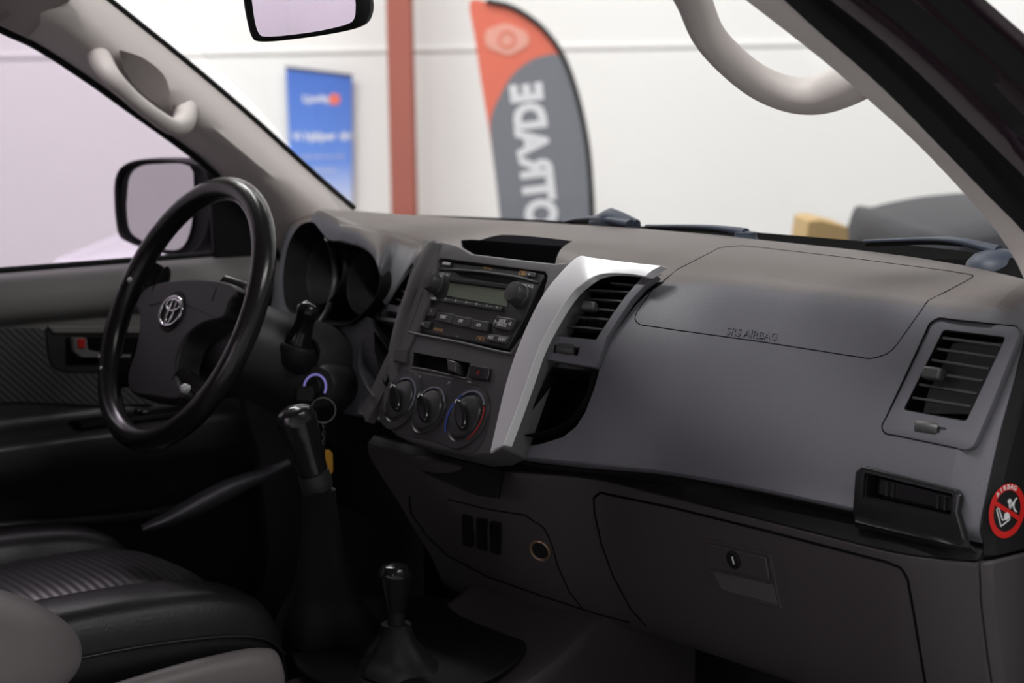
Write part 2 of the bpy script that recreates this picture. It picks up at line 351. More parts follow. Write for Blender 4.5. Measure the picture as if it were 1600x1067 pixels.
# ================================================================== DASHBOARD
dash = thing('dashboard', 'dark grey dashboard with dusty top, silver trim, round edged air vents and a glove box', 'dashboard', (0, .1, 1.0))
def yb(x): return .345-.155*(abs(x)/.68)**3
ST = {  # station x: front profile (y, z) from the top back edge to the bottom front edge
 -.712: [(.20, 1.255), (.19, 1.250), (.18, 1.24), (.17, 1.23), (.165, 1.21), (.155, 1.17), (.15, 1.12), (.13, 1.06), (.125, 1.03), (.14, 1.02)],
 -.70: [(yb(.7), 1.262), (.19, 1.264), (.17, 1.262), (.15, 1.255), (.135, 1.24), (.115, 1.18), (.10, 1.12), (.075, 1.05), (.07, 1.03), (.09, 1.02)],
 -.60: [(yb(.6), 1.262), (.215, 1.265), (.185, 1.264), (.14, 1.258), (.115, 1.24), (.10, 1.18), (.09, 1.12), (.06, 1.05), (.05, 1.03), (.08, 1.02)],
 -.52: [(yb(.52), 1.262), (.23, 1.267), (.17, 1.270), (.10, 1.270), (.065, 1.25), (.055, 1.19), (.045, 1.12), (.01, 1.05), (.0, 1.03), (.05, 1.02)],
 -.45: [(yb(.45), 1.262), (.25, 1.268), (.16, 1.278), (.07, 1.288), (.035, 1.282), (.028, 1.20), (.015, 1.12), (-.02, 1.05), (-.025, 1.03), (.03, 1.02)],
 -.38: [(yb(.38), 1.262), (.26, 1.268), (.16, 1.276), (.07, 1.281), (.031, 1.272), (.024, 1.20), (.01, 1.12), (-.025, 1.05), (-.03, 1.03), (.02, 1.02)],
 -.31: [(yb(.31), 1.262), (.27, 1.268), (.17, 1.272), (.08, 1.270), (.036, 1.260), (.028, 1.20), (.012, 1.12), (-.02, 1.05), (-.03, 1.03), (.02, 1.02)],
 -.275: [(yb(.275), 1.262), (.28, 1.268), (.19, 1.269), (.12, 1.262), (.066, 1.245), (.040, 1.19), (.014, 1.12), (-.015, 1.05), (-.03, 1.03), (.02, 1.02)],
 -.24: [(yb(.24), 1.262), (.28, 1.268), (.20, 1.267), (.14, 1.257), (.094, 1.236), (.050, 1.185), (.022, 1.12), (-.008, 1.05), (-.028, 1.03), (.02, 1.02)],
 -.19: [(yb(.19), 1.262), (.28, 1.269), (.20, 1.268), (.14, 1.260), (.098, 1.242), (.058, 1.19), (.03, 1.12), (-.01, 1.05), (-.03, 1.03), (.02, 1.02)],
 -.10: [(yb(.1), 1.262), (.29, 1.270), (.17, 1.270), (.10, 1.268), (.08, 1.25), (.06, 1.19), (.03, 1.12), (-.01, 1.05), (-.03, 1.03), (.02, 1.02)],
 0: [(yb(0), 1.262), (.29, 1.270), (.17, 1.270), (.10, 1.268), (.08, 1.25), (.06, 1.19), (.03, 1.12), (-.01, 1.05), (-.03, 1.03), (.02, 1.02)],
 .10: [(yb(.1), 1.262), (.29, 1.270), (.17, 1.268), (.12, 1.262), (.075, 1.248), (.035, 1.19), (-.005, 1.12), (-.045, 1.05), (-.045, 1.03), (.01, 1.02)],
 .15: [(yb(.15), 1.262), (.285, 1.269), (.175, 1.266), (.12, 1.258), (.082, 1.242), (.035, 1.18), (-.002, 1.12), (-.04, 1.05), (-.04, 1.032), (.01, 1.02)],
 .20: [(yb(.2), 1.262), (.285, 1.268), (.18, 1.263), (.128, 1.253), (.092, 1.235), (.047, 1.18), (.014, 1.12), (-.018, 1.05), (-.018, 1.032), (.02, 1.02)],
 .30: [(yb(.3), 1.262), (.28, 1.267), (.20, 1.262), (.152, 1.252), (.122, 1.234), (.092, 1.18), (.067, 1.12), (.035, 1.05), (.030, 1.032), (.06, 1.022)],
 .40: [(yb(.4), 1.262), (.26, 1.266), (.20, 1.262), (.16, 1.252), (.13, 1.234), (.105, 1.18), (.085, 1.12), (.055, 1.05), (.047, 1.032), (.07, 1.022)],
 .50: [(yb(.5), 1.262), (.24, 1.265), (.19, 1.261), (.16, 1.252), (.132, 1.235), (.108, 1.18), (.086, 1.12), (.06, 1.05), (.052, 1.032), (.08, 1.022)],
 .60: [(yb(.6), 1.262), (.215, 1.265), (.185, 1.261), (.158, 1.251), (.132, 1.235), (.108, 1.18), (.086, 1.12), (.066, 1.05), (.058, 1.032), (.08, 1.022)],
 .67: [(yb(.67), 1.262), (.19, 1.264), (.175, 1.260), (.155, 1.250), (.136, 1.235), (.113, 1.18), (.092, 1.12), (.074, 1.05), (.067, 1.03), (.08, 1.020)],
 .70: [(.175, 1.257), (.172, 1.256), (.165, 1.250), (.158, 1.240), (.149, 1.220), (.132, 1.17), (.112, 1.12), (.09, 1.05), (.086, 1.03), (.09, 1.018)],
}
xs = sorted(ST)
def station(x):
    for i in range(len(xs)-1):
        if xs[i] <= x <= xs[i+1]: break
    a, b = xs[i], xs[i+1]; t = (x-a)/(b-a)
    p0 = ST[xs[max(i-1, 0)]]; p3 = ST[xs[min(i+2, len(xs)-1)]]; h0 = xs[i]-xs[max(i-1, 0)] or 1; h3 = xs[min(i+2, len(xs)-1)]-b or 1
    out = []
    for k in range(10):
        r = []
        for c in (0, 1):
            A, B = ST[a][k][c], ST[b][k][c]; m0 = (B-p0[k][c])/(h0+b-a)*(b-a); m1 = (p3[k][c]-A)/(h3+b-a)*(b-a)
            h = t*t*(3-2*t); r.append(A*(1-h)+B*h+m0*(t**3-2*t*t+t)*.8+m1*(t**3-t*t)*.8)
        out.append(r)
    return out
rings = []
X = sorted(set([round(-.712+1.412*i/90, 4) for i in range(91)]+[-.70, .67, .69, .70]))
for x in X:
    st = station(x); c = catmull([(x, y, z) for y, z in st], 4)
    back = [V((x, min(y+.16, .36) if i else y, z-.012)) for i, (y, z) in enumerate([st[9], st[6], st[3], st[0]])]
    back[0] = V((x, st[9][0]+.14, 1.02)); back[1] = V((x, st[9][0]+.16, 1.10)); back[2] = V((x, max(st[0][0]-.02, .2), 1.18)); back[3] = V((x, st[0][0], 1.235))
    rings.append(c+back)
pad = loftsolid('upper_pad', rings, 'dash', dash, smooth=32)
PADB = bvh_of(pad)
# working planes of the dashboard
SP = Pl((0, 0, 1.2), 28.8)              # centre stack face
VP = Pl((.16, .016, 1.18), 26, -24)          # centre air vents, passenger side; mirrored for the driver side
RV = Pl((.6, .1095, 1.18), 21.5, -5)       # outer air vent
LV = Pl((-.25, .046, 1.19), 34, 20)           # centre air vent, driver side
CP = Pl((-.36, .020, 1.2), 13)         # instrument binnacle mouth
CH = Pl((.6, .061, 1.04), 9, -6)             # cup holder
cut = []
def cutter(pl, poly, h0, h1, px=True, rnd=0, mirror=False):
    return slab('c', pl, poly, h0, h1, 'void', None, bevel=0, px=px, rnd=rnd, mirror=mirror, smooth=0)
VPOUT = [(1028, 431), (1005, 448), (985, 470), (965, 500), (948, 527), (934, 565), (922, 605), (908, 640), (893, 662), (872, 678), (840, 688), (800, 694), (778, 705), (765, 560), (860, 420), (925, 422)]
RVO = [(1467, 497), (1588, 510), (1592, 520), (1545, 640), (1520, 697), (1508, 703), (1383, 677), (1378, 666), (1453, 505)]
RVI = [(1473, 514), (1571, 526), (1509, 658), (1410, 640)]
LVOUT = [(668, 384), (657, 388), (642, 403), (613, 445), (587, 482), (584, 500), (585, 545), (592, 574), (600, 598), (606, 592), (610, 545), (626, 500), (655, 430), (676, 392)]
cut.append(cutter(VP, VPOUT, -.085, .12)); cut.append(cutter(LV, LVOUT, -.085, .022))
cut.append(cutter(RV, RVI, -.06, .06, rnd=.004)); cut.append(cutter(RV, RVO, -.004, .05, rnd=.006))
LOBES = [(444, 400), (452, 372), (466, 352), (482, 346), (498, 351), (510, 366), (520, 376), (540, 377), (562, 384), (580, 398), (590, 418), (592, 440), (586, 462), (572, 482), (552, 500), (535, 508), (500, 505), (470, 500), (446, 480), (440, 440)]
lob = [(p.x, p.y) for p in catmull([(*CP.uv(*q), 0) for q in LOBES], 4, True)]
cut.append(cutter(CP, lob, -.10, .12, px=False))
CHP = [(1345, 731), (1502, 769), (1496, 800), (1352, 768)]
cut.append(cutter(CH, [(1350, 736), (1494, 770), (1490, 812), (1347, 782)], -.05, .06))
# display hollow on the top behind the stack
DT = Pl((0, .12, 1.262), 62)
cut.append(cutter(DT, [(718, 371), (735, 370), (898, 382), (868, 424), (724, 410)], -.045, .1, rnd=.003))
carve(pad, cut)
def lining(name, pl, poly, h0, h1, m, parent, px=True, mirror=False, rnd=0, wall=.0015, taper=1):
    """an open box let into a surface: walls and back"""
    uv = [pl.uv(*q) for q in poly] if px else list(poly)
    if rnd: uv = roundpoly(uv, rnd)
    n = len(uv); c = V((sum(u for u, v in uv)/n, sum(v for u, v in uv)/n, 0)); vs = []
    def ins(u, v, d, k=1): e = (V((u, v, 0))-c); e = e*(1-d/max(e.length, .001))*k; return c.x+e.x, c.y+e.y
    for h, d in ((h1, 0), (h1, wall), (h0+wall, wall)): vs += [pl.at(*ins(u, v, d, 1 if h == h1 else taper), h) for u, v in uv]
    vs += [pl.at(*ins(u, v, 0, taper), h0) for u, v in uv]
    fs = []
    for a, b in ((0, 1), (1, 2), (3, 0)): fs += [[a*n+i, a*n+(i+1) % n, b*n+(i+1) % n, b*n+i] for i in range(n)]
    fs += [list(range(2*n, 3*n)), list(range(3*n, 4*n))[::-1]]
    if mirror: vs = [V((-p.x, p.y, p.z)) for p in vs]
    return mk(name, vs, fs, m, parent, smooth=30)
def slat(a, b, depth, th, pl, m, parent, name='slat', bevel=.0004):
    """a thin blade from a to b running back into the duct"""
    n = -pl.n; up = (b-a).cross(n).normalized()
    if up.z < 0: up = -up
    n = (n+V((0, 0, .12))).normalized()
    vs = [p+up*(s*th/2)+n*d for p in (a, b) for s in (-1, 1) for d in (0, depth)]
    fs = [(0, 1, 3, 2), (4, 6, 7, 5), (0, 4, 5, 1), (2, 3, 7, 6), (0, 2, 6, 4), (1, 5, 7, 3)]
    return mk(name, vs, fs, m, parent, bevel=bevel, seg=1)
mx = lambda p, s: V((s*p.x, p.y, p.z))
# --- centre air vents (passenger side as seen; the driver side is its mirror)
VO = [(868, 500), (890, 468), (911, 447), (932, 434), (968, 429), (1006, 430), (978, 462), (955, 494), (931, 531), (861, 524)]
VS = [((955, 442), (993, 446)), ((922, 453), (983, 456)), ((908, 466), (971, 470)), ((896, 479), (961, 485)), ((884, 493), (950, 499)), ((872, 508), (942, 514))]
POCK = [(861, 572), (926, 579), (918, 610), (906, 636), (891, 655), (868, 668), (845, 675), (815, 680), (822, 655), (842, 612)]
LO = [(662, 393), (640, 415), (620, 442), (599, 473), (622, 478), (632, 470), (648, 434), (666, 398)]
LS = [((650, 406), (660, 409)), ((637, 421), (652, 425)), ((626, 436), (645, 441)), ((615, 451), (637, 457)), ((606, 464), (630, 470))]
def make_vent(P, plate, hole, slats, vx, tabc, wheelc, wheel_hole, pocket):
    fp = slab('air_vent', P, plate, -.012, 0, 'dash', dash, bevel=.0012)
    carve(fp, [cutter(P, hole, -.05, .05), cutter(P, wheel_hole, -.03, .03)])
    lining('duct', P, hole, -.05, -.001, 'void', fp)
    for a, b in slats:
        pa, pb = P.hit(*a, -.006), P.hit(*b, -.006); pa, pb = pa+(pa-pb)*.06, pb+(pb-pa)*.01
        slat(pa, pb, .014, .0026, P, 'knob', fp)
    for px in range(7):
        a = P.hit(vx[0]-px*14, vx[1], -.026); b = a+P.v*.028; a = a-P.v*.012
        slat(a, b, .01, .0012, Pl((0, 0, 0), 0, 60), 'black', fp, name='vane', bevel=0)
    if tabc: boxl('tab', P.hit(*tabc, .001), (.018, .012, .0115), 'knob', fp, bevel=.003, ax=(P.u, -P.n, P.v), seg=3)
    wq = P.hit(*wheelc, -.0055)-P.u*.0115
    lathe('thumb_wheel', Pl(wq, n=P.u), (0, 0), [(.003, 0), (.0075, .0005), (.0082, .002), (.0082, .021), (.0075, .0225), (.003, .023)], 'knob', fp, seg=28)
    lining('storage_pocket', P, pocket, -.075, -.002, 'void', dash)
make_vent(VP, VPOUT[:5]+[(937, 558), (930, 574), (850, 561), (836, 556), (850, 530), (866, 500), (888, 462), (903, 444), (922, 427)], VO, VS, (946, 505), (921, 479), (886, 547), [(866, 538), (906, 543), (903, 556), (864, 551)], POCK)
make_vent(LV, [(669, 380), (655, 384), (640, 400), (610, 443), (584, 482), (581, 497), (622, 505), (640, 466), (655, 430), (674, 388)], LO, LS, (676, 455), None, (604, 490), [(594, 484), (622, 488), (619, 498), (590, 494)], [(582, 500), (614, 506), (606, 545), (603, 590), (598, 600), (590, 575), (583, 545)])
# flank of the binnacle hood, sloping down to the driver side vent, and the curved leg under that vent
FT = [(530, 350), (560, 352), (585, 356), (605, 361), (625, 367), (645, 374), (656, 381), (664, 386)]
FB = [((532, 377), 0), ((562, 385), 0), ((582, 400), 0), ((592, 422), 0), ((598, 452), .6), ((600, 474), 1), ((622, 441), 1), ((652, 401), 1)]
tt_ = [on(PADB, *q, .001) for q in FT]; bb_ = [CP.hit(*q, .002).lerp(LV.hit(*q, .002), f) for q, f in FB]
def skin(a, b, qa, qb, t):
    # follows the pad where the pad stands proud, else runs straight between the two edges
    q = (qa[0]*(1-t)+qb[0]*t, qa[1]*(1-t)+qb[1]*t); r = ray(*q).normalized()
    dl = (a.lerp(b, t)-CAM).length-.008*sin(pi*t); h = PADB.ray_cast(CAM, r)[3]
    return CAM+r*(min(dl, h-.0015) if h and h > dl-.06 else dl)
fl_ = [catmull(r, 3) for r in zip(*[[skin(a, b, qa, qb[0], i/8) for i in range(9)] for a, b, qa, qb in zip(tt_, bb_, FT, FB)])]
sheet('hood_flank', fl_, (0, .004, -.003), 'dash', dash, smooth=80)
la_ = catmull([LV.hit(*q, .002) for q in [(577, 500), (564, 535), (560, 572), (570, 600), (582, 618)]], 4); lb_ = catmull([LV.hit(*q, -.03) for q in [(592, 500), (585, 535), (584, 565), (587, 596), (591, 614)]], 4)
sheet('leg_trim', [[a, a.lerp(b, .5)+V((.0, -.004, .0)), b] for a, b in zip(la_, lb_)], (0, .004, -.002), 'dash', dash, smooth=60)
# --- stack body, its face and the silver strip round it
SO = [(664, 379), (690, 376), (716, 383), (738, 396), (820, 406), (866, 411), (884, 409), (891, 422), (889, 455), (868, 486), (842, 543), (822, 598), (804, 650), (786, 700), (765, 710), (735, 712), (690, 702), (650, 692), (618, 680), (602, 664), (597, 640), (605, 560), (620, 495), (640, 425)]
body = slab('centre_stack', SP, SO, -.038, 0, 'stack', dash, bevel=.003, seg=3)
RAD = [(688, 403), (852, 424), (856, 432), (846, 470), (815, 540), (800, 552), (650, 521), (649, 512), (668, 455), (682, 410)]
HZ = [(739, 573), (769, 577), (766, 597), (736, 593)]
SL = [(646, 550), (735, 567), (728, 592), (643, 573)]
carve(body, [cutter(SP, RAD, -.05, .05), cutter(SP, SL, -.02, .05), cutter(SP, HZ, -.01, .05)])
lining('slot_well', SP, SL, -.02, -.001, 'black', body)
# raised frame under the radio catches the light
tube('bezel_lip', [SP.hit(*q, .0005) for q in [(662, 455), (650, 490), (641, 515), (645, 521), (720, 536), (790, 552), (801, 549), (815, 530)]], .0022, 'stack', body, n=4, seg=8)
si = [(765, 708), (778, 650), (790, 600), (808, 545), (832, 490), (852, 455), (872, 430)]
so = [(787, 695), (804, 650), (822, 600), (840, 548), (862, 505), (881, 474), (896, 455)]
I = [SP.hit(*q, .002) for q in si]; O = [SP.hit(*q, .002) for q in so]
for k, (a, b) in enumerate([((888, 413), (908, 445)), ((905, 400), (917, 438)), ((922, 402), (930, 431)), ((945, 405), (950, 427)), ((985, 410), (980, 428)), ((1033, 415), (1008, 432))]):
    f = (0, .1, .4, .7, 1, 1)[k]; I.append(SP.hit(*a, .002).lerp(VP.hit(*a, .012), f)); O.append(SP.hit(*b, .002).lerp(VP.hit(*b, .012), f))
a, b = catmull(I, 4), catmull(O, 4)
sheet('silver_trim', [[p, p*.5+q*.5+V((0, -.001, .001)), q] for p, q in zip(a, b)], V((0, .012, -.004)), 'silver', dash, smooth=50, bevel=.0008, label='satin silver strip curving over the air vent')
sheet('stack_edge_trim', [[mx(p, -1), mx(q, -1)] for p, q in zip(a, b)], V((0, .012, -.004)), 'side', dash, smooth=50)
ra = [(666, 380), (648, 418), (630, 462), (614, 515), (604, 570), (599, 640)]; rb = [(690, 382), (675, 408), (655, 455), (638, 508), (626, 560), (609, 650)]
ra, rb = catmull([SP.hit(*q, .0006) for q in ra], 5), catmull([SP.hit(*q, .0006) for q in rb], 5)
sheet('stack_ridge', [[p.lerp(q, t)+SP.n*.005*sin(pi*t)**.8 for t in [i/8 for i in range(9)]] for p, q in zip(ra, rb)], (0, .003, -.001), 'stack', body, smooth=70)
# display hollow on the top
hp = [(718, 371), (735, 370), (898, 382), (868, 424), (724, 410)]
lining('display_hood', DT, hp, -.045, -.004, 'black', dash, rnd=.003)
boxl('clock_display', DT.hit(815, 390, -.035), (.12, .004, .03), 'gloss', dash, bevel=.001)
# --- outer air vent
rv = slab('air_vent', RV, RVO, -.010, -.001, 'dash', dash, bevel=.0012, rnd=.006)
TWR = [(1428, 660), (1478, 668), (1476, 678), (1430, 671)]
carve(rv, [cutter(RV, RVI, -.06, .05, rnd=.004), cutter(RV, TWR, -.03, .03)])
lining('duct', RV, RVI, -.06, -.0015, 'void', rv, rnd=.004)
for a, b in [((1468, 527), (1566, 540)), ((1458, 544), (1556, 558)), ((1448, 561), (1545, 576)), ((1438, 580), (1535, 595)), ((1428, 599), (1526, 615)), ((1419, 620), (1517, 635))]:
    slat(RV.hit(*a, -.004), RV.hit(*b, -.004), .014, .0026, RV, 'knob', rv)
for i in range(6):
    a = RV.hit(1536-i*16, 590, -.024); slat(a-RV.v*.038, a+RV.v*.036, .012, .0012, Pl((0, 0, 0), 0, 70), 'knob', rv, name='vane', bevel=0)
boxl('tab', RV.hit(1459, 584, .002), (.022, .012, .013), 'knob', rv, bevel=.003, ax=(RV.u, -RV.n, RV.v), seg=3)
wq = RV.hit(1453, 670, -.007); lathe('thumb_wheel', Pl(wq-RV.u*.014, n=RV.u), (0, 0), [(.003, 0), (.0078, .0005), (.0085, .002), (.0085, .026), (.0078, .0275), (.003, .028)], 'knob', rv, seg=28)
# --- airbag cover seams and its raised letters
seam('airbag_seam', PADB, [(1010, 466), (997, 485), (992, 498), (1000, 507), (1060, 516), (1190, 534), (1330, 556), (1360, 560), (1385, 553), (1400, 540), (1425, 505), (1450, 470), (1485, 452), (1515, 436), (1520, 430), (1480, 423), (1335, 404), (1200, 388), (1160, 384), (1125, 387), (1060, 420), (1020, 452)], .0007, dash, lift=-.0002, closed=True)
seam('outer_vent_seam', PADB, RVO, .0008, dash, closed=True)
seam('pad_seam', PADB, [(1033, 428), (1010, 448), (985, 475), (962, 508), (946, 540), (936, 575)], .0006, dash)
tp = on(PADB, 1176, 521); tn = PADB.ray_cast(CAM, ray(1176, 521).normalized())[1]
tf = Pl(tp, n=tn if tn.y < 0 else -tn)
text('airbag_lettering', 'SRS AIRBAG', tf, (0, -.001), .0085, .0002, 'dash', dash, th=.0014, sx=1.15)
# --- instrument binnacle
sl2 = lining('instrument_binnacle', CP, lob, -.095, -.002, 'black', dash, px=False, taper=.80)
for c, r in (((-.075, .010), .046), ((.034, .003), .044)):
    lathe('gauge_shroud', CP, c, [(r+.004, -.093), (r+.004, -.022), (r+.002, -.019), (r, -.022), (r-.010, -.088), (r-.004, -.093)], 'black', sl2, seg=48); lathe('gauge', CP, c, [(r-.006, -.0935), (r-.006, -.092), (.001, -.092)], 'matte', sl2, seg=40)
    arc('gauge_scale', CP, c, r-.014, r-.012, -40, 220, -.0915, 'greyprint', sl2)
    slat(CP.at(c[0], c[1], -.088), CP.at(c[0]-.03, c[1]-.02, -.088), .001, .002, CP, 'print', sl2, name='gauge_needle', bevel=0)
# dividing rib between the two lobes and grey rim of the mouth
tube('binnacle_rib', [CP.hit(*q, h) for q, h in [((512, 372), 0), ((522, 400), -.03), ((524, 440), -.04), ((514, 480), -.02), ((500, 505), 0)]], .005, 'hub', sl2, n=5)
# --- dark band and grey lower half
def lowprof(x):
    k = min(max((x+.12)/.30, 0), 1); k = k*k*(3-2*k)          # 0 under the stack, 1 on the passenger side
    e = min(max((x-.60)/.10, 0), 1)**2
    y0 = -.045*(1-k)+.048*k+.035*e
    return y0, k
rows = []
for i in range(61):
    x = -.20+.90*i/60; y0, k = lowprof(x)
    st = station(x); yt = st[8][0]
    rows.append([V((x, yt+.006, 1.028)), V((x, yt+.022, 1.020)), V((x, y0+.010, 1.010)), V((x, y0+.001, 1.0015))])
sheet('black_band', rows, (0, .03, .0), 'black', dash, smooth=60)
rings = []
for i in range(73):
    x = -.20+.90*i/72; y0, k = lowprof(x)
    zb = .80 if k > .5 else .80
    fr = [(y0+.02, 1.000), (y0+.003, .9995), (y0, .994), (y0+.004, .96), (y0+.014, .90), (y0+.028, .85), (y0+.05, .815), (y0+.085, .795), (y0+.13, .79)]
    if k < 1:   # under the stack the panel leans forward and ends lower on the tunnel
        f0 = [(-.02, 1.004), (-.04, 1.002), (-.043, .99), (-.03, .965), (.0, .92), (.03, .87), (.055, .83), (.075, .79), (.12, .77)]
        fr = [(a[0]*k+b[0]*(1-k), a[1]*k+b[1]*(1-k)) for a, b in zip(fr, f0)]
    c = catmull([(x, y, z) for y, z in fr], 3)
    rings.append(c+[V((x, .26, .80)), V((x, .26, .995))])
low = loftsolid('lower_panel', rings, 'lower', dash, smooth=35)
LB = bvh_of(low)
# cup holder
ch = slab('cup_holder', CH, [(1338, 737), (1349, 728), (1496, 765), (1503, 775), (1498, 800), (1514, 858), (1440, 843), (1338, 822), (1334, 800)], -.006, .003, 'gloss', dash, bevel=.002, seg=3)
carve(ch, [cutter(CH, [(1353, 738), (1492, 772), (1488, 808), (1350, 778)], -.03, .03, rnd=.003)])
lining('holder_well', CH, [(1353, 738), (1492, 772), (1488, 808), (1350, 778)], -.03, -.001, 'black', ch, rnd=.003)
slab('holder_drawer', CH, [(1362, 746), (1482, 776), (1479, 800), (1360, 772)], -.02, -.012, 'gloss', ch)
for q in (1375, 1385, 1455, 1466): slab('holder_rib', CH, [(q, 750+(q-1362)*.25), (q+3, 751+(q-1362)*.25), (q+2, 772+(q-1362)*.25), (q-1, 771+(q-1362)*.25)], -.012, -.010, 'hub', ch, bevel=0)
sheet('holder_ledge', [[CH.hit(1338, 800, -.001), CH.hit(1336, 815, .010), CH.hit(1336, 823, .004)], [CH.hit(1430, 822, -.001), CH.hit(1432, 838, .010), CH.hit(1432, 847, .004)], [CH.hit(1505, 838, -.001), CH.hit(1520, 858, .010), CH.hit(1526, 864, .004)]], (0, .004, -.002), 'gloss', ch, smooth=60)
# glove box
gb = [(928, 778), (938, 770), (1050, 793), (1200, 830), (1385, 878), (1408, 888), (1418, 905), (1428, 960), (1446, 1068)]
seam('glove_box_seam', LB, gb, .0016, dash, dense=10)
seam('glove_box_seam', LB, [(928, 778), (929, 800), (940, 850), (958, 900), (985, 950), (1010, 978)], .0013, dash, dense=10)
gp = on(LB, 1165, 890); gn = LB.ray_cast(CAM, ray(1165, 890).normalized())[1]; gn = gn if gn.y < 0 else -gn
GP = Pl(gp, n=gn)
gl = slab('glove_box_latch', GP, [(1100, 842), (1108, 841), (1202, 865), (1206, 872), (1222, 952), (1130, 926), (1118, 915)], -.002, .0015, 'lower', dash, bevel=.001, rnd=.002)
slab('latch_paddle', GP, [(1104, 846), (1201, 869), (1207, 905), (1111, 886)], .0015, .005, 'lower', gl, bevel=.0015, rnd=.002)
slab('latch_hollow', GP, [(1116, 892), (1209, 913), (1217, 944), (1130, 920)], .0012, .0022, 'side', gl, bevel=.0005, rnd=.002)
lc = GP.uv(1152, 872)
lathe('lock', GP, lc, [(.0105, .004), (.0105, .007), (.009, .008), (.0085, .0065), (.001, .0065)], 'black', gl, seg=28)
slab('key_slot', GP, [(1150, 867), (1152, 866), (1155, 878), (1153, 879)], .0066, .0072, 'print', gl, bevel=0)
seam('lower_panel_seam', LB, [(640, 775), (642, 800), (668, 838), (700, 868), (760, 900), (850, 932), (930, 958), (985, 972)], .0012, dash)
seam('lower_panel_seam', LB, [(700, 780), (760, 795), (820, 805), (850, 825), (862, 850), (872, 885), (890, 925), (910, 950)], .0011, dash)
# switches, socket, ash tray slot on the centre lower panel
SWP = Pl(on(LB, 752, 833), n=(lambda h: h if h.y < 0 else -h)(LB.ray_cast(CAM, ray(752, 833).normalized())[1]))
for x0, y0 in ((724, 802), (746, 808), (767, 814)):
    sw = slab('switch_blank', SWP, [(x0, y0), (x0+15, y0+4), (x0+16, y0+52), (x0+1, y0+47)], -.002, .003, 'gloss', dash, bevel=.001, rnd=.002)
SKP = Pl(on(LB, 845, 859), n=(lambda h: h if h.y < 0 else -h)(LB.ray_cast(CAM, ray(845, 859).normalized())[1]))
sk = lathe('power_socket', SKP, (0, 0), [(.0145, -.002), (.0145, .003), (.013, .004), (.011, .003), (.011, -.001), (.001, -.001)], 'bronze', dash, seg=32, label='bronze rimmed socket')
lathe('socket_cap', SKP, (0, 0), [(.0105, -.001), (.0105, .002), (.001, .002)], 'black', sk, seg=24)
ap = Pl(on(LB, 720, 745) or (0, -.03, 1.0), 30)
slab('ash_tray', ap, [(605, 690), (650, 703), (790, 736), (782, 780), (745, 775), (668, 742), (640, 725)], .0, .006, 'black', dash, bevel=.002)
# end cap of the dashboard, seen with the passenger door open
rows = []
def endprof(x, dy):
    st = station(.70)
    return [V((x, y+dy, z)) for y, z in st]
E_ = [V((.7005, y, z)) for y, z in station(.70)]+[V((.7005, .09, 1.004)), V((.7005, .20, 1.004)), V((.7005, .30, 1.004)), V((.7005, .30, 1.22))]
vs, fs = prism(E_, [p+V((.008, .012 if p.y < .28 else 0, 0)) for p in E_])
mk('end_cap', vs, fs, 'black', dash, smooth=30, bevel=.002)
El = [V((.7005, y, z)) for y, z in [(.085, 1.0), (.088, .96), (.10, .90), (.115, .84), (.15, .79), (.32, .79), (.32, 1.0)]]
vs, fs = prism(El, [p+V((.008, .01 if p.y < .3 else 0, 0)) for p in El])
mk('lower_end_cap', vs, fs, 'lower', dash, smooth=30, bevel=.003)
# --- airbag warning sticker
EP = Pl((.7087, .12, 1.046), n=(1, 0, 0))
stk = thing('warning_sticker', 'round red and black airbag warning sticker on the end of the dashboard', 'sticker', (.709, .121, 1.02))
cc = EP.uv(1573, 798)
lathe('backing', EP, cc, [(.0262, 0), (.0262, .0004), (.0005, .0004)], 'blacklabel', stk, seg=48)
arc('red_ring', EP, cc, .0205, .0270, 0, 360, .0004, 'red', stk, th=.0003, n=48)
D = radians(-38)
def strip(pts, wd, name, m, h=.0005, parent=None):
    (x0, y0), (x1, y1) = pts; d = V((x1-x0, y1-y0, 0)).normalized(); q = V((-d.y, d.x, 0))*wd/2
    return slab(name, EP, [(cc[0]+x0+q.x, cc[1]+y0+q.y), (cc[0]+x1+q.x, cc[1]+y1+q.y), (cc[0]+x1-q.x, cc[1]+y1-q.y), (cc[0]+x0-q.x, cc[1]+y0-q.y)], h, h+.0003, m, stk, bevel=0, px=False)
strip(((-.021, .012), (.021, -.012)), .0045, 'red_bar', 'red', h=.0007)
for a, ch_ in zip((128, 114, 101, 88, 75, 62), 'AIRBAG'):
    r = .0237; text('lettering', ch_, EP, (cc[0]+r*cos(radians(a)), cc[1]+r*sin(radians(a))), .0048, .0008, 'print', stk, rot=a-90, th=.0002, sx=1.0, bold=.00012)
for p in (((-.016, .004), (-.009, -.014)), ((-.013, .005), (-.007, -.008)), ((-.009, -.014), (.004, -.009)), ((-.007, -.008), (-.001, -.008)), ((-.016, .004), (-.013, .005)), ((.004, -.009), (.003, -.004))): strip(p, .0013, 'seat_drawing', 'greyprint' if 0 else 'print')
arc('child_drawing', EP, (cc[0]-.001, cc[1]-.005), 0.0002, .0038, 0, 360, .0006, 'print', stk, n=14)
arc('head_drawing', EP, (cc[0]+.003, cc[1]+.009), 0.0002, .0026, 0, 360, .0006, 'print', stk, n=14)
for p in (((.003, .006), (.005, .002)), ((.005, .003), (.009, .007))): strip(p, .0028, 'body_drawing', 'print')
arc('airbag_drawing', EP, (cc[0]+.0165, cc[1]+.004), .0065, .008, 110, 250, .0006, 'print', stk)

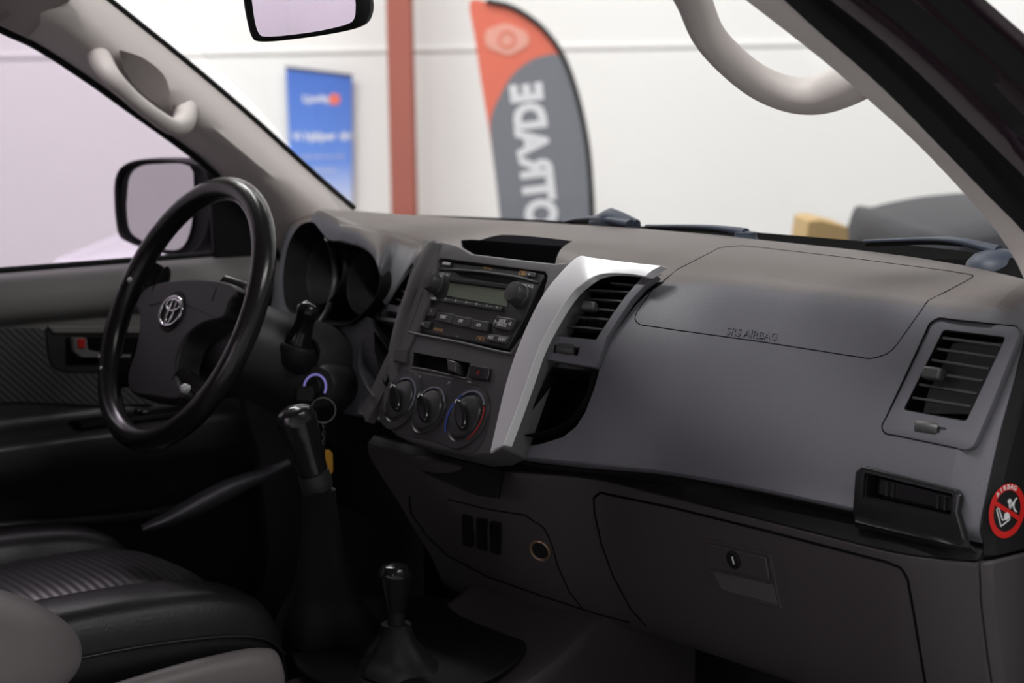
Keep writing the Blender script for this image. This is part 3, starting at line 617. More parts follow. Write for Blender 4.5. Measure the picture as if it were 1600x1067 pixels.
# ================================================================== RADIO
rd = thing('car_radio', 'black car radio with green display between two round knobs in the centre stack', 'radio', (0, .0, 1.15))
RP = Pl(SP.at(0, 0, -.004), 28.8)
Z2 = lambda x, y: (640+x/5.929, 380+y/5.929)
rbody = slab('faceplate', RP, [Z2(*q) for q in [(290, 165), (1240, 278), (1248, 300), (1200, 375), (1150, 480), (1050, 700), (940, 900), (900, 975), (45, 815), (130, 560), (170, 440), (240, 215)]], -.03, 0, 'radio', rd, bevel=.002)
slab('upper_ridge', RP, [Z2(*q) for q in [(265, 235), (420, 240), (700, 262), (1000, 305), (1200, 362), (1195, 378), (1000, 330), (700, 285), (420, 262), (262, 255)]], 0, .003, 'radio', rd, bevel=.001)
slab('disc_slot', RP, [Z2(*q) for q in [(412, 262), (720, 290), (1005, 345), (1000, 385), (700, 345), (470, 305)]], .0002, .0012, 'void', rd, bevel=0)
dw = slab('display', RP, [Z2(*q) for q in [(385, 365), (930, 435), (905, 590), (350, 488)]], .0002, .001, 'lcd', rd, bevel=0)
slab('display_shade', RP, [Z2(*q) for q in [(375, 335), (965, 400), (940, 440), (385, 368)]], .0, .005, 'black', rd, bevel=.0008)
for i in range(6):
    x = 308+i*96; y = 515+i*15.5
    b = slab('preset_button', RP, [Z2(*q) for q in [(x, y), (x+90, y+15), (x+84, y+48), (x-5, y+33)]], 0, .004, 'knob', rd, bevel=.0008)
    text('lettering', str(i+1), RP, RP.uv(*Z2(x+45, y+14)), .0028, .0042, 'print', b, sx=1.2)
for k, (x, lab) in enumerate(((330, 'DISC'), (490, 'FM'), (655, 'AM'))):
    y0 = 650+(x-330)*.23
    b = slab('source_button', RP, [Z2(*q) for q in [(x-52, y0-6), (x+104, y0+18), (x+80, y0+105), (x-78, y0+75)]], 0, .004, 'knob', rd, bevel=.001, rnd=.001)
    text('lettering', lab, RP, RP.uv(*Z2(x+5, y0+46)), .0045, .0042, 'print', b)
b = slab('seek_button', RP, [Z2(*q) for q in [(840, 690), (1005, 715), (985, 770), (950, 825), (792, 795), (800, 740)]], 0, .005, 'knob', rd, bevel=.001, rnd=.002)
text('lettering', 'SEEK', RP, RP.uv(*Z2(888, 738)), .0045, .0052, 'print', b); text('lettering', 'TRACK', RP, RP.uv(*Z2(880, 772)), .0045, .0052, 'print', b)
text('lettering', '<', RP, RP.uv(*Z2(818, 742)), .007, .0052, 'print', b, rot=-60); text('lettering', '>', RP, RP.uv(*Z2(962, 762)), .007, .0052, 'print', b, rot=60)
b = slab('text_button', RP, [Z2(*q) for q in [(752, 848), (945, 880), (915, 950), (735, 915)]], 0, .004, 'knob', rd, bevel=.001)
text('lettering', 'AST', RP, RP.uv(*Z2(776, 886)), .0045, .0042, 'print', b); text('lettering', 'TEXT', RP, RP.uv(*Z2(878, 905)), .0045, .0042, 'print', b)
for pts, lab, c in (([(330, 178), (400, 188), (390, 225), (322, 212)], 'AUDIO', (360, 200)), ([(1098, 270), (1190, 285), (1175, 325), (1090, 312)], None, None), ([(165, 505), (275, 520), (262, 548), (158, 535)], 'SCAN', (232, 522)), ([(115, 600), (180, 600), (160, 680), (110, 670)], '<', (150, 628)), ([(195, 603), (270, 615), (240, 690), (175, 682)], '>', (220, 638)), ([(95, 720), (212, 740), (185, 800), (85, 780)], 'RDS', (130, 755))):
    b = slab('small_button', RP, [Z2(*q) for q in pts], 0, .0035, 'knob', rd, bevel=.0008)
    if lab: text('lettering', lab, RP, RP.uv(*Z2(*c)), .0036, .0037, 'print', b)
    else:
        arc('eject_mark', RP, RP.uv(*Z2(1130, 300)), .0001, .0016, 0, 360, .0037, 'print', b, n=3)
text('lettering', 'PWR VOL', RP, RP.uv(*Z2(1090, 395)), .0042, .0002, 'print', rd); text('lettering', 'TUNE FILE', RP, RP.uv(*Z2(318, 288)), .0042, .0002, 'print', rd)
text('lettering', 'TOYOTA', RP, RP.uv(*Z2(720, 236)), .003, .0002, 'amber', rd); text('lettering', 'DISC', RP, RP.uv(*Z2(1058, 280)), .006, .0002, 'amber', rd, bold=.0002)
text('lettering', 'WMA', RP, RP.uv(*Z2(265, 805)), .0048, .0002, 'amber', rd, sx=1.3); text('lettering', 'MP3', RP, RP.uv(*Z2(660, 885)), .0055, .0002, 'amber', rd, sx=1.2)
text('lettering', '_', RP, RP.uv(*Z2(450, 838)), .006, .0002, 'print', rd)
for cx_, cy_, r in ((253, 388, .0125), (1030, 492, .0138)):
    c = RP.uv(*Z2(cx_, cy_))
    q = RP.uv(*Z2(cx_, cy_)); lathe('knob', RP, q, [(r*1.12, 0), (r*1.1, .002), (r, .003), (r*.97, .014), (r*.9, .016), (r*.5, .0165), (.0005, .0165)], 'knob', rd, seg=40)

# ================================================================== HEATER CONTROLS
hc = thing('heater_panel', 'black heater control panel with three round dials under the radio', 'control panel', (0, -.06, 1.04))
Z1 = lambda x, y: (580+x/5.336, 520+y/5.336)
dials = [((255, 570), .0385, .0250), ((487, 655), .031, .0255), ((800, 712), .0400, .0270)]
slab('panel', SP, [Z1(*q) for q in [(170, 330), (260, 300), (400, 330), (800, 400), (960, 470), (1000, 600), (985, 760), (930, 920), (860, 1000), (780, 1010), (650, 960), (500, 900), (330, 870), (200, 840), (130, 720), (120, 520)]], .0001, .0012, 'radio', hc, bevel=.0008, rnd=.006)
for k, (c, ro, rk) in enumerate(dials):
    u, v = SP.uv(*Z1(*c)); 
    b = lathe('dial', SP, (u, v), [(ro, .001), (ro-.0006, .0034), (rk+.004, .0038), (rk+.002, .0025), (rk, .003), (rk-.001, .006), (rk-.003, .0068), (.0005, .0068)], 'radio', hc, seg=48)
    # grip: a lens shaped bar across the dial
    a = radians(135); d = V((cos(a), sin(a), 0)); q = V((-d.y, d.x, 0)); g = []
    for t in range(13): tt = -1+t/6; g.append((u+d.x*rk*.92*tt+q.x*.0085*(1-tt*tt)**.6, v+d.y*rk*.92*tt+q.y*.0085*(1-tt*tt)**.6))
    for t in range(1, 12): tt = 1-t/6; g.append((u+d.x*rk*.92*tt-q.x*.0085*(1-tt*tt)**.6, v+d.y*rk*.92*tt-q.y*.0085*(1-tt*tt)**.6))
    slab('grip', SP, g, .0066, .0145, 'gloss', b, bevel=.003, seg=3, px=False)
    e = (u+d.x*rk*.75, v+d.y*rk*.75); slab('pointer', SP, [(e[0]-.0008, e[1]-.0025), (e[0]+.0008, e[1]-.0025), (e[0]+.0008, e[1]+.0025), (e[0]-.0008, e[1]+.0025)],   .0146, .015, 'print', b, bevel=0, px=False)
    if k == 2:
        arc('scale_arc', SP, (u, v), rk+.005, rk+.0075, 35, 130, .0040, 'greyprint', b); arc('cold_arc', SP, (u, v), rk+.005, rk+.0072, 132, 225, .0040, 'blueprint', b, label='blue cold arc'); arc('hot_arc', SP, (u, v), rk+.005, rk+.0072, -50, 30, .0040, 'redprint', b, label='dark red hot arc')
    else: arc('scale_arc', SP, (u, v), rk+.0035, rk+.0055, -20 if k == 0 else 30, 120 if k == 0 else 150, .0040, 'greyprint', b)
hz = slab('hazard_switch', SP, HZ, -.006, .005, 'gloss', hc, bevel=.0015, rnd=.002)
arc('triangle_mark', SP, SP.uv(752, 585), .0022, .0036, 90, 450, .0052, 'redprint', hz, n=3)
slab('defrost_button', SP, [Z1(*q) for q in [(218, 142), (318, 152), (300, 262), (207, 242)]], 0, .005, 'knob', hc, bevel=.0015, rnd=.001)
slab('slider_knob', SP, [Z1(*q) for q in [(655, 232), (735, 255), (728, 345), (668, 330)]], -.012, .006, 'knob', hc, bevel=.0015)
tube('slider_lip', [SP.hit(*Z1(*q), .001) for q in [(340, 288), (500, 315), (660, 355), (795, 385)]], .0012, 'stack', hc, n=2)
for q in ((412, 372), (655, 420)): arc('fan_mark', SP, SP.uv(*Z1(*q)), .0005, .0022, 0, 360, .0013, 'greyprint', hc, n=8)
# ================================================================== STEERING
W = V((-.38, -.21, 1.172)); WP = Pl(W, 25.2)
sw = thing('steering_wheel', 'black leather steering wheel with four spokes and an oval emblem', 'steering wheel', W)
ring = [WP.at(.176*cos(2*pi*i/64), .176*sin(2*pi*i/64)) for i in range(64)]
tube('rim', ring, .0158, 'wheel', sw, closed=True, smoothpath=False, seg=18, ref=WP.n)
HP = Pl(WP.at(0, 0, .0), 25.2)
Z3 = lambda x, y: (x/2.963, 400+y/2.963)
hub = [(690, 150), (800, 118), (950, 110), (1080, 132), (1110, 175), (1075, 215), (1045, 290), (950, 318), (880, 370), (840, 440), (825, 520), (840, 600), (860, 625), (830, 672), (700, 655), (620, 640), (600, 560), (632, 460), (652, 360), (655, 290), (640, 225)]
hv = [(p.x, p.y) for p in catmull([(*HP.uv(*Z3(*q)), 0) for q in hub], 3, True)]
hb = slab('hub_pad', HP, hv, -.035, .004, 'hub', sw, bevel=.008, seg=4, px=False)
slab('horn_seam', HP, [Z3(*q) for q in [(700, 230), (820, 205), (1020, 295), (1024, 300), (820, 212), (704, 236)]], .004, .0044, 'black', hb, bevel=0)
# spokes: upper pair, lower pair
def spoke(a, b, wa, wb, m='wheel'):
    A, B = WP.at(*a), WP.at(*b); d = (B-A).normalized(); q = WP.n.cross(d)
    rows = []
    for t in [i/6 for i in range(7)]:
        c = A.lerp(B, t)-WP.n*(.018*sin(pi*t)+.004); wd = wa*(1-t)+wb*t+.004*(2*t-1)**2
        rows.append([c+q*(wd*cos(x)/2)+WP.n*(.009*sin(x)) for x in [2*pi*k/14 for k in range(14)]])
    return loftsolid('spoke', rows, m, sw, smooth=60)
spoke((-.172, .035), (-.10, .03), .06, .055); spoke((.172, .035), (.07, .03), .06, .055)
spoke((-.148, -.10), (-.09, -.075), .045, .05); spoke((.135, -.118), (.045, -.085), .03, .034)
for c in ((-.158, .028), (-.158, -.085), (-.142, -.10)): lathe('spoke_screw_or_glint', Pl(WP.at(*c, .012), 25.2), (0, 0), [(.004, 0), (.004, .002), (.002, .004), (.0004, .0042)], 'silver', sw, seg=16)
lathe('spoke_screw_or_glint', Pl(HP.hit(289, 607, .002), 25.2), (0, 0), [(.0065, -.004), (.0065, .002), (.004, .005), (.0006, .006)], 'silver', sw, seg=20)  # silver stud standing in for a highlight on the lower right spoke
# emblem: three ovals of chrome
ec = HP.uv(268, 486, .006)
def oval(c, a, b, r, n=36): return [HP.at(c[0]+a*cos(2*pi*i/n), c[1]+b*sin(2*pi*i/n), .0065) for i in range(n)]
em = lathe('emblem', HP, ec, [(.029, .004), (.0285, .0055), (.001, .0055)], 'black', sw, seg=40)
em.data.transform(Matrix.Identity(4))
tube('emblem_oval', oval(ec, .0285, .0205, 0), .0021, 'chrome', em, closed=True, smoothpath=False, seg=8, ref=HP.n)
tube('emblem_oval', oval((ec[0], ec[1]+.0085), .0185, .0078, 0), .0018, 'chrome', em, closed=True, smoothpath=False, seg=8, ref=HP.n)
tube('emblem_oval', oval((ec[0], ec[1]-.001), .0075, .0185, 0), .0018, 'chrome', em, closed=True, smoothpath=False, seg=8, ref=HP.n)
# column shroud with stalk, ignition lock and key
cl = thing('steering_column', 'dark plastic steering column shroud with a stalk and a lit ignition lock', 'steering column', (-.38, -.05, 1.0))
ax = V((0, cos(radians(25.2)), -sin(radians(25.2)))); rows = []
for t, rx, ry in ((.035, .045, .045), (.055, .066, .058), (.12, .078, .064), (.20, .085, .072), (.30, .09, .08)):
    c = W+ax*t+V((.0, 0, -.012)); rows.append([c+V((1, 0, 0))*(rx*cos(a)*(1 if abs(cos(a)) < .8 else .97))+WP.v*(ry*sin(a)) for a in [2*pi*k/28 for k in range(28)]])
loftsolid('shroud', rows, 'hub', cl, smooth=60)
IG = onx(493, 605, -.285); IP = Pl(IG, n=V((.45, -.85, .25)))
lathe('ignition_boss', IP, (0, 0), [(.042, -.09), (.034, -.02), (.030, -.004), (.027, 0), (.001, .001)], 'hub', cl, seg=32)
arc('ignition_ring', IP, (0, 0), .0155, .0182, -25, 190, .001, 'ring', cl, th=.0008, label='dim violet light ring around the lock')
lathe('lock_barrel', IP, (0, 0), [(.012, 0), (.012, .006), (.010, .008), (.001, .008)], 'black', cl, seg=24)
s1, s0 = onx(482, 482, -.285), onx(462, 548, -.315)
tube('wiper_stalk', [s0+V((-.03, .03, -.01)), s0, s0*.5+s1*.5, s1], [.022, .023, .018, .0135, .0135], 'gloss', cl, n=6, seg=16)
tube('stalk_cap', [s1-(s1-s0).normalized()*.012, s1, s1+(s1-s0).normalized()*.008], [.0145, .0152, .008], 'gloss', cl, n=3, seg=16)
tube('stalk_boot', [s0+V((-.03, .03, -.01)), s0+V((0, 0, -.004)), s0+(s1-s0)*.12], [.030, .030, .026], 'black', cl, n=4, seg=18)
s2 = onx(412, 470, -.47); tube('light_stalk', [V((-.44, -.12, 1.13)), V((-.49, -.14, 1.145)), V((-.55, -.15, 1.16))], [.013, .01, .012], 'gloss', cl, n=4)
ky = thing('ignition_key', 'ignition key on a split ring with an orange-yellow tag', 'key', onx(505, 700, -.26))
k0 = IP.at(0, 0, .008); k1 = IP.at(.004, -.012, .030)
slab('key_head', Pl(k1, n=V((.7, -.5, .3))), [(-.013, -.010), (.008, -.012), (.013, .0), (.008, .011), (-.013, .010)], -.004, .004, 'black', ky, bevel=.0025, px=False, rnd=.004)
tube('key_blade', [k0, k1], .003, 'chrome', ky, n=2)
kr = Pl(onx(505, 641, -.262), n=V((.75, -.6, .1)))
tube('key_ring', [kr.at(.0165*cos(a), .0165*sin(a)) for a in [2*pi*i/32 for i in range(32)]], .0010, 'steel', ky, closed=True, smoothpath=False, seg=6)
c0 = kr.at(0.001, -.0165); c1 = onx(506, 700, -.255)
for i in range(6): 
    p = c0.lerp(c1, (i+.5)/6); tube('chain_link', [p+V((0, 0, .0045)), p+V((.0018*(-1)**i, .0012, 0)), p-V((0, 0, .0045)), p-V((.0018*(-1)**i, .0012, 0))], .0006, 'steel', ky, closed=True, n=3, seg=5)
tg = Pl(onx(515, 722, -.25), n=V((.8, -.6, .05)))
slab('tag', tg, [(508, 702), (514, 702), (520, 708), (521, 735), (517, 742), (508, 718)], -.0015, .0015, 'yellow', ky, bevel=.0008, label='orange-yellow plastic tag')

# ================================================================== CENTRE FLOOR: console, levers
cn = thing('floor_console', 'grey floor console covering the transmission tunnel in front of the levers', 'console', (0, -.1, .5))
rows = []
for y, z, wt, wb in [(a_, b_, c_, c_+.014) for a_, b_, c_, d_ in ((.24, .86, .115, .15), (.10, .825, .12, .16), (.0, .778, .125, .17), (-.08, .752, .125, .17), (-.16, .742, .125, .17), (-.30, .735, .12, .165), (-.55, .735, .11, .15))]:
    h = z-.5
    rows.append([V((-wb, y, .5)), V((-wb+.01, y, .5+h*.5)), V((-wt-.008, y, z-.02)), V((-wt+.012, y, z)), V((0, y, z+.004)), V((wt-.012, y, z)), V((wt+.008, y, z-.02)), V((wb-.01, y, .5+h*.5)), V((wb, y, .5))])
rows = [catmull(r, 3) for r in zip(*[catmull(c, 4) for c in zip(*rows)])]
loftsolid('tunnel_cover', rows, 'lower', cn, smooth=50)
CB = bvh_of(bpy.data.objects['tunnel_cover'])
BP = Pl((-.01, -.16, .760), n=(0, -.12, 1)); BP.u = V((1, 0, 0)); BP.v = BP.n.cross(BP.u)
bpl = [(560, 942), (620, 936), (700, 940), (770, 965), (815, 1000), (822, 1020), (800, 1045), (740, 1075), (600, 1095), (480, 1060), (452, 1010), (455, 970), (500, 950)]
bv = [(p.x, p.y) for p in catmull([(*BP.uv(*q), 0) for q in bpl], 3, True)]
slab('boot_frame', BP, bv, 0, .006, 'black', cn, bevel=.003, seg=3, px=False)
def boot(name, base, top, r0_, r1_, parent, m='gaiter', folds=4):
    """a gathered leather gaiter from a wide base to a narrow neck"""
    rows = []; base, top = V(base), V(top); n = 14
    for i in range(n+1):
        t = i/n; c = base.lerp(top, t**.9); r = r1_+(r0_-r1_)*(1-t)**2.2*(1+.06*sin(t*18)); row = []
        for j in range(36):
            a = 2*pi*j/36; k = 1+.10*(1-t)*sin(4*a+t*2)+.05*(1-t)*sin(7*a+1); row.append(c+V((cos(a)*r*k, sin(a)*r*k*.95, 0)))
        rows.append(row)
    return loftsolid(name, rows, m, parent, smooth=60)
gs = thing('gear_lever', 'tall black gear lever with a glossy worn knob and leather gaiter', 'gear lever', (-.05, -.17, .80))
ktop = onx(463, 655, -.06); kbot = onx(489, 738, -.06); gb0 = BP.hit(512, 990, .002)
boot('gaiter', gb0, onx(498, 765, -.06), .072, .021, gs)
dk = (ktop-kbot).normalized()
tube('shaft', [gb0, kbot], .008, 'black', gs, n=2)
tube('collar', [kbot-dk*.022, kbot-dk*.012, kbot], [.0185, .020, .019], 'hub', gs, n=3, seg=20)
tube('knob', [kbot-dk*.004, kbot+dk*.02, kbot+dk*.05, ktop, ktop+dk*.012, ktop+dk*.017], [.018, .020, .0235, .0255, .020, .006], 'gloss', gs, n=5, seg=24, flat=.9)
ts = thing('transfer_lever', 'short black transfer lever with a rounded knob between the seats', 'gear lever', (.0, -.12, .80))
t1 = onx(617, 897, -.0); t0 = onx(619, 968, -.0); dt = (t1-t0).normalized()
tube('knob', [t1-dt*.045, t1-dt*.02, t1, t1+dt*.010, t1+dt*.014], [.012, .017, .021, .016, .004], 'gloss', ts, n=5, seg=24)
tube('shaft', [t0-dt*.02, t1-dt*.03], .011, 'black', ts, n=2)
boot('gaiter', BP.hit(628, 1045, .002), t0-dt*.005, .055, .019, ts)
# centre armrest
ar = thing('centre_armrest', 'grey leather centre armrest with a rounded front end', 'armrest', (.03, -.75, .78))
tip = onx(124, 1003, .04)
rows = []
for d, wx, hz_, zz in ((0, .004, .006, -.008), (.006, .018, .018, -.006), (.022, .038, .034, -.002), (.05, .058, .050, .004), (.09, .074, .062, .012), (.14, .084, .069, .020), (.22, .09, .073, .028), (.42, .09, .073, .030)):
    c = tip+V((-.0, -d, zz)); rows.append([c+V((wx*abs(cos(a))**.8*(1 if cos(a) > 0 else -1), 0, hz_*abs(sin(a))**.85*(1 if sin(a) > 0 else -1))) for a in [2*pi*k/32 for k in range(32)]])
loftsolid('pad', [catmull(r, 2) for r in zip(*[catmull(c, 4) for c in zip(*rows)])], 'gleather', ar, smooth=70)
loftsolid('console_box', [[V((x*s, y, z)) + V((.04*(1-s)+0, 0, 0)) for x, z in ((-.05, .5), (-.05, tip.z-.055), (.13, tip.z-.055), (.13, .5))] for y, s in ((tip.y-.05, 1), (tip.y-.6, 1))], 'pillar', ar, bevel=.02, seg=4)
# ================================================================== DRIVER SEAT
se = thing('driver_seat', 'black leather driver seat with ribbed centre and grey lower side', 'seat', (-.38, -.5, .5))
def cush(name, x0, x1, ys, zs, th, m, crown=.02, lip=.02):
    rows = []
    for i, (y, z) in enumerate(zip(ys, zs)):
        r = []; n = 12
        for k in range(n+1):
            t = k/n; x = x0+(x1-x0)*t; r.append(V((x, y, z+crown*(1-abs(2*t-1)**3)-lip*(abs(2*t-1)**8))))
        r += [V((x1+.004, y, z-th*.5)), V((x1-.01, y, z-th)), V((x0+.01, y, z-th)), V((x0-.004, y, z-th*.5))]
        rows.append(r)
    rows = [catmull(c, 4) for c in zip(*rows)]; rows = list(zip(*rows)); rows = [list(r) for r in rows]
    return loftsolid(name, rows, m, se, smooth=60)
ys = [-.215, -.222, -.25, -.32, -.45, -.60, -.78]; 
cush('cushion', -.53, -.24, ys, [.765, .80, .825, .838, .838, .83, .82], .09, 'ribbed', crown=.018)
for a, b in ((-.64, -.525), (-.245, -.125)):
    cush('side_bolster', a, b, ys, [.76, .798, .828, .848, .855, .852, .845], .10, 'leather', crown=.018, lip=.03)
seam_pts = [V((-.120, y, z-.028)) for y, z in zip(ys[1:], [.80, .825, .84, .848, .845, .84])]
tube('bolster_seam', seam_pts, .0022, 'leather', se, n=4)
rows = []
for y, z, o in ((-.235, .742, .0), (-.25, .756, .012), (-.30, .765, .018), (-.42, .762, .022), (-.6, .745, .022), (-.8, .73, .02)):
    c = V((-.118+o, y, z)); rows.append([c+V((.020*cos(a), 0, .032*sin(a))) for a in [2*pi*k/16 for k in range(16)]])
loftsolid('side_trim', [list(r) for r in zip(*[catmull(c, 4) for c in zip(*rows)])], 'gleather', se, smooth=60, label='grey side trim')
boxl('seat_base', (-.38, -.52, .60), (.44, .44, .20), 'black', se, bevel=.02)
rows = []
for z, y, hw, th in ((.80, -.80, .24, .06), (.95, -.835, .25, .075), (1.15, -.88, .24, .07), (1.35, -.93, .21, .055), (1.42, -.95, .17, .03)):
    rows.append([V((-.38+hw*abs(cos(a))**.5*(1 if cos(a) > 0 else -1), y+th*abs(sin(a))**.7*(1 if sin(a) > 0 else -1), z)) for a in [2*pi*k/28 for k in range(28)]])
loftsolid('backrest', [list(r) for r in zip(*[catmull(c, 3) for c in zip(*rows)])], 'leather', se, smooth=60)

# ================================================================== DRIVER DOOR
dd = thing('driver_door', 'driver door with grey top pad, patterned fabric insert and recessed handle', 'car door', (-.78, -.4, .55))
YD = [-1.05, -.7, -.4, -.15, .06, .14]
prof = [(-.795, 1.195), (-.765, 1.203), (-.738, 1.197), (-.722, 1.175), (-.718, 1.150), (-.728, 1.136), (-.738, 1.128), (-.738, 1.10), (-.738, 1.03), (-.735, .985), (-.70, .975), (-.672, .972), (-.662, .96), (-.665, .93), (-.69, .90), (-.72, .86), (-.73, .76), (-.72, .62), (-.73, .58), (-.80, .58)]
pr = [V((x, 0, z)) for x, z in prof]
for nm, a_, b_, m_ in (('upper_pad', 0, 9, 'door'), ('lower_panel', 8, 20, 'lowdoor')):
    sheet(nm, [[V((p.x+(.0 if y < .05 else -.01), y, p.z)) for p in catmull(pr[a_:b_], 3)] for y in YD], (-.02, 0, 0), m_, dd, smooth=50)
def onxs(l, x): return [onx(*q, x) for q in l]
DF = Pl((-.7365, -.2, 1.05), n=(1, 0, 0))
slab('fabric_insert', DF, [(-40, 512), (60, 512), (70, 522), (73, 560), (80, 575), (98, 583), (165, 585), (235, 590), (240, 632), (150, 634), (40, 628), (-40, 630)], 0, .004, 'fabric', dd, bevel=.002, label='dark fabric insert with diagonal weave')
hr = slab('handle_surround', DF, [(70, 511), (330, 511), (330, 582), (98, 581), (80, 573), (74, 556)], 0, .005, 'hub', dd, bevel=.002, rnd=.006)
slab('handle_top', DF, [(70, 508), (330, 511), (330, 520), (80, 520)], .003, .010, 'door', hr, bevel=.002)
slab('handle_recess', DF, [(100, 526), (330, 526), (330, 570), (100, 570)], .0052, .0062, 'void', hr, bevel=0, rnd=.004)
slab('handle_lever', DF, [(106, 526), (128, 526), (130, 545), (170, 553), (330, 552), (330, 557), (120, 557), (108, 548)], .006, .018, 'door', hr, bevel=.003, rnd=.003)
slab('lock_button', DF, [(113, 527), (124, 527), (124, 541), (113, 541)], .018, .021, 'red', hr, bevel=.001, rnd=.001, label='red lock indicator')
AT = Pl((-.70, -.2, .979), n=(0, 0, 1)); AT.u = V((1, 0, 0)); AT.v = V((0, 1, 0))
swb = boxl('switch_block', (-.70, -.13, .980), (.045, .20, .008), 'black', dd, bevel=.002)
for k in range(4): boxl('window_switch', (-.70+(-.009 if k % 2 else .009), -.17+.05*(k//2), .987), (.012, .02, .007), 'gloss', swb, bevel=.002)
tube('map_pocket_edge', [V((-.712, -.60, .865)), V((-.69, -.35, .85)), V((-.68, -.12, .835)), V((-.685, .10, .86))], .008, 'kick', dd, n=5)
tube('window_seal', [V((-.768, y, 1.206)) for y in (-1.0, -.5, 0, .16)], .005, 'rubber', dd, n=3)
WG = [V((-.775, -1.0, 1.19)), V((-.775, .26, 1.18)), V((-.735, .06, 1.36)), V((-.69, -.18, 1.53)), V((-.66, -.32, 1.60)), V((-.66, -1.0, 1.62))]
vs, fs = prism(WG, [p-V((.004, 0, 0)) for p in WG]); mk('window_pane', vs, fs, 'sideglass', dd, smooth=0)
sail = [onx(318, 262, -.757), onx(345, 275, -.750), onx(400, 335, -.757), onx(430, 425, -.765), onx(332, 418, -.768), onx(326, 330, -.764)]
vs, fs = prism(sail, [p+V((.012, 0, 0)) for p in sail]); mk('sail_panel', vs, fs, 'black', dd, bevel=.003)
# door mirror outside the driver window
dm = thing('door_mirror', 'black door mirror outside the driver window', 'mirror', (-1.0, .08, 1.17))
MP = Pl((-.98, .05, 1.26), n=V((.10, -1, .0))); 
ho = [(181, 300), (186, 268), (205, 252), (250, 247), (318, 256), (335, 300), (330, 360), (312, 392), (285, 402), (240, 392), (200, 378), (186, 360)]
hh = [(p.x, p.y) for p in catmull([(*MP.uv(*q), 0) for q in ho], 3, True)]
cmx = sum(p[0] for p in hh)/len(hh); cmy = sum(p[1] for p in hh)/len(hh)
rows = [[MP.at(cmx+(u-cmx)*s, cmy+(v-cmy)*s, h) for u, v in hh] for s, h in ((.93, -.004), (.93, .003), (.97, .006), (1.0, 0), (1.0, -.03), (.9, -.07), (.6, -.10), (.2, -.11))]
loftsolid('housing', rows, 'rubber', dm, smooth=60)
gi = [(203, 300), (207, 275), (222, 260), (250, 256), (300, 259), (306, 300), (303, 350), (290, 384), (265, 390), (225, 375), (207, 360), (202, 330)]
gg = [(p.x, p.y) for p in catmull([(*MP.uv(*q), 0) for q in gi], 3, True)]
slab('mirror_glass', MP, gg, .0032, .0045, 'mirror', dm, bevel=0, px=False)
boxl('mirror_arm', (-.85, .13, 1.21), (.20, .06, .05), 'rubber', dm, bevel=.015)
# kick panel and painted sill highlight in the footwell
kp = thing('kick_panel', 'dark plastic kick panel and door sill in the driver footwell', 'trim panel', (-.68, .1, .5))
kpx = [(338, 640), (440, 640), (462, 760), (440, 960), (400, 1040), (330, 1040), (372, 900), (360, 760)]
rows = []
for z, y0, y1 in ((1.02, .02, .30), (.90, .05, .30), (.75, .06, .30), (.62, .03, .30), (.52, -.05, .30)):
    rows.append([V((-.658, y0, z)), V((-.648, y0+.03, z)), V((-.645, y0+.10, z)), V((-.65, y1, z))])
sheet('kick_trim', rows, (-.02, 0, 0), 'lower', kp, smooth=60)
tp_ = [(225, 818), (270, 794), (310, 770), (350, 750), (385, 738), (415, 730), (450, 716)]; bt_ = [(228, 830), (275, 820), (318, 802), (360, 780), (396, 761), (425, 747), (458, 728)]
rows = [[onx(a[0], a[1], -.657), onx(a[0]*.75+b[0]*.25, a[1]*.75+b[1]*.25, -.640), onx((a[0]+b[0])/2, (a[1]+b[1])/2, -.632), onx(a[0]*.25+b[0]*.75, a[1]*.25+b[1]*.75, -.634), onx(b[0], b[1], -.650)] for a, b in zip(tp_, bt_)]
sheet('sill_glint', [catmull(r, 3) for r in rows], (-.01, 0, -.004), 'sillglint', kp, smooth=80, label='pale glossy strip shaped as the highlight on the sill')  # bright streak on the sill, put in as a pale strip
boxl('under_dash_panel', (-.40, .10, .93), (.42, .05, .20), 'black', kp, bevel=.01, ax=(V((1, 0, 0)), V((0, .9, .43)), V((0, -.43, .9))))
# ================================================================== PILLARS, ROOF, GLASS
def band(name, lines, x, m, parent, th=(.012, .006, 0), **k):
    """trim strip whose two or more edges run along the pillar; every edge line lies at its own distance x"""
    n = 26; cols = []
    for L, xx in zip(lines, x):
        P = [onx(px, py, xx if not isinstance(xx, tuple) else xx[0]+(xx[1]-xx[0])*i/(len(L)-1)) for i, (px, py) in enumerate(L)]
        C_ = catmull(P, 8); tot = sum((C_[i+1]-C_[i]).length for i in range(len(C_)-1)); out = []
        for j in range(n):
            d = tot*j/(n-1); i = 0
            while i < len(C_)-2 and d > (C_[i+1]-C_[i]).length: d -= (C_[i+1]-C_[i]).length; i += 1
            out.append(C_[i].lerp(C_[i+1], min(1, d/max((C_[i+1]-C_[i]).length, 1e-6))))
        cols.append(out)
    rows = [catmull([c[j] for c in cols], 3) for j in range(n)]
    return sheet(name, rows, th, m, parent, smooth=60, **k)
lp = thing('windscreen_pillar', 'beige plastic pillar trim at the driver side with a grab handle', 'pillar trim', (-.68, .15, 1.25), 'windscreen pillars')
LA = [(-80, -6), (0, 40), (60, 68), (140, 120), (200, 163), (300, 235), (345, 275), (402, 335), (440, 405)]
LM = [(20, -60), (90, 10), (160, 70), (220, 112), (275, 150), (340, 205), (400, 255), (460, 305), (500, 345)]
LB2 = [(90, -60), (165, 0), (225, 48), (275, 88), (335, 138), (395, 190), (450, 240), (500, 285), (550, 328)]
band('pillar_panel', [LA, LM, LB2], [(-.66, -.745), (-.612, -.682), (-.66, -.725)], 'pillar', lp, th=(-.014, .01, 0))
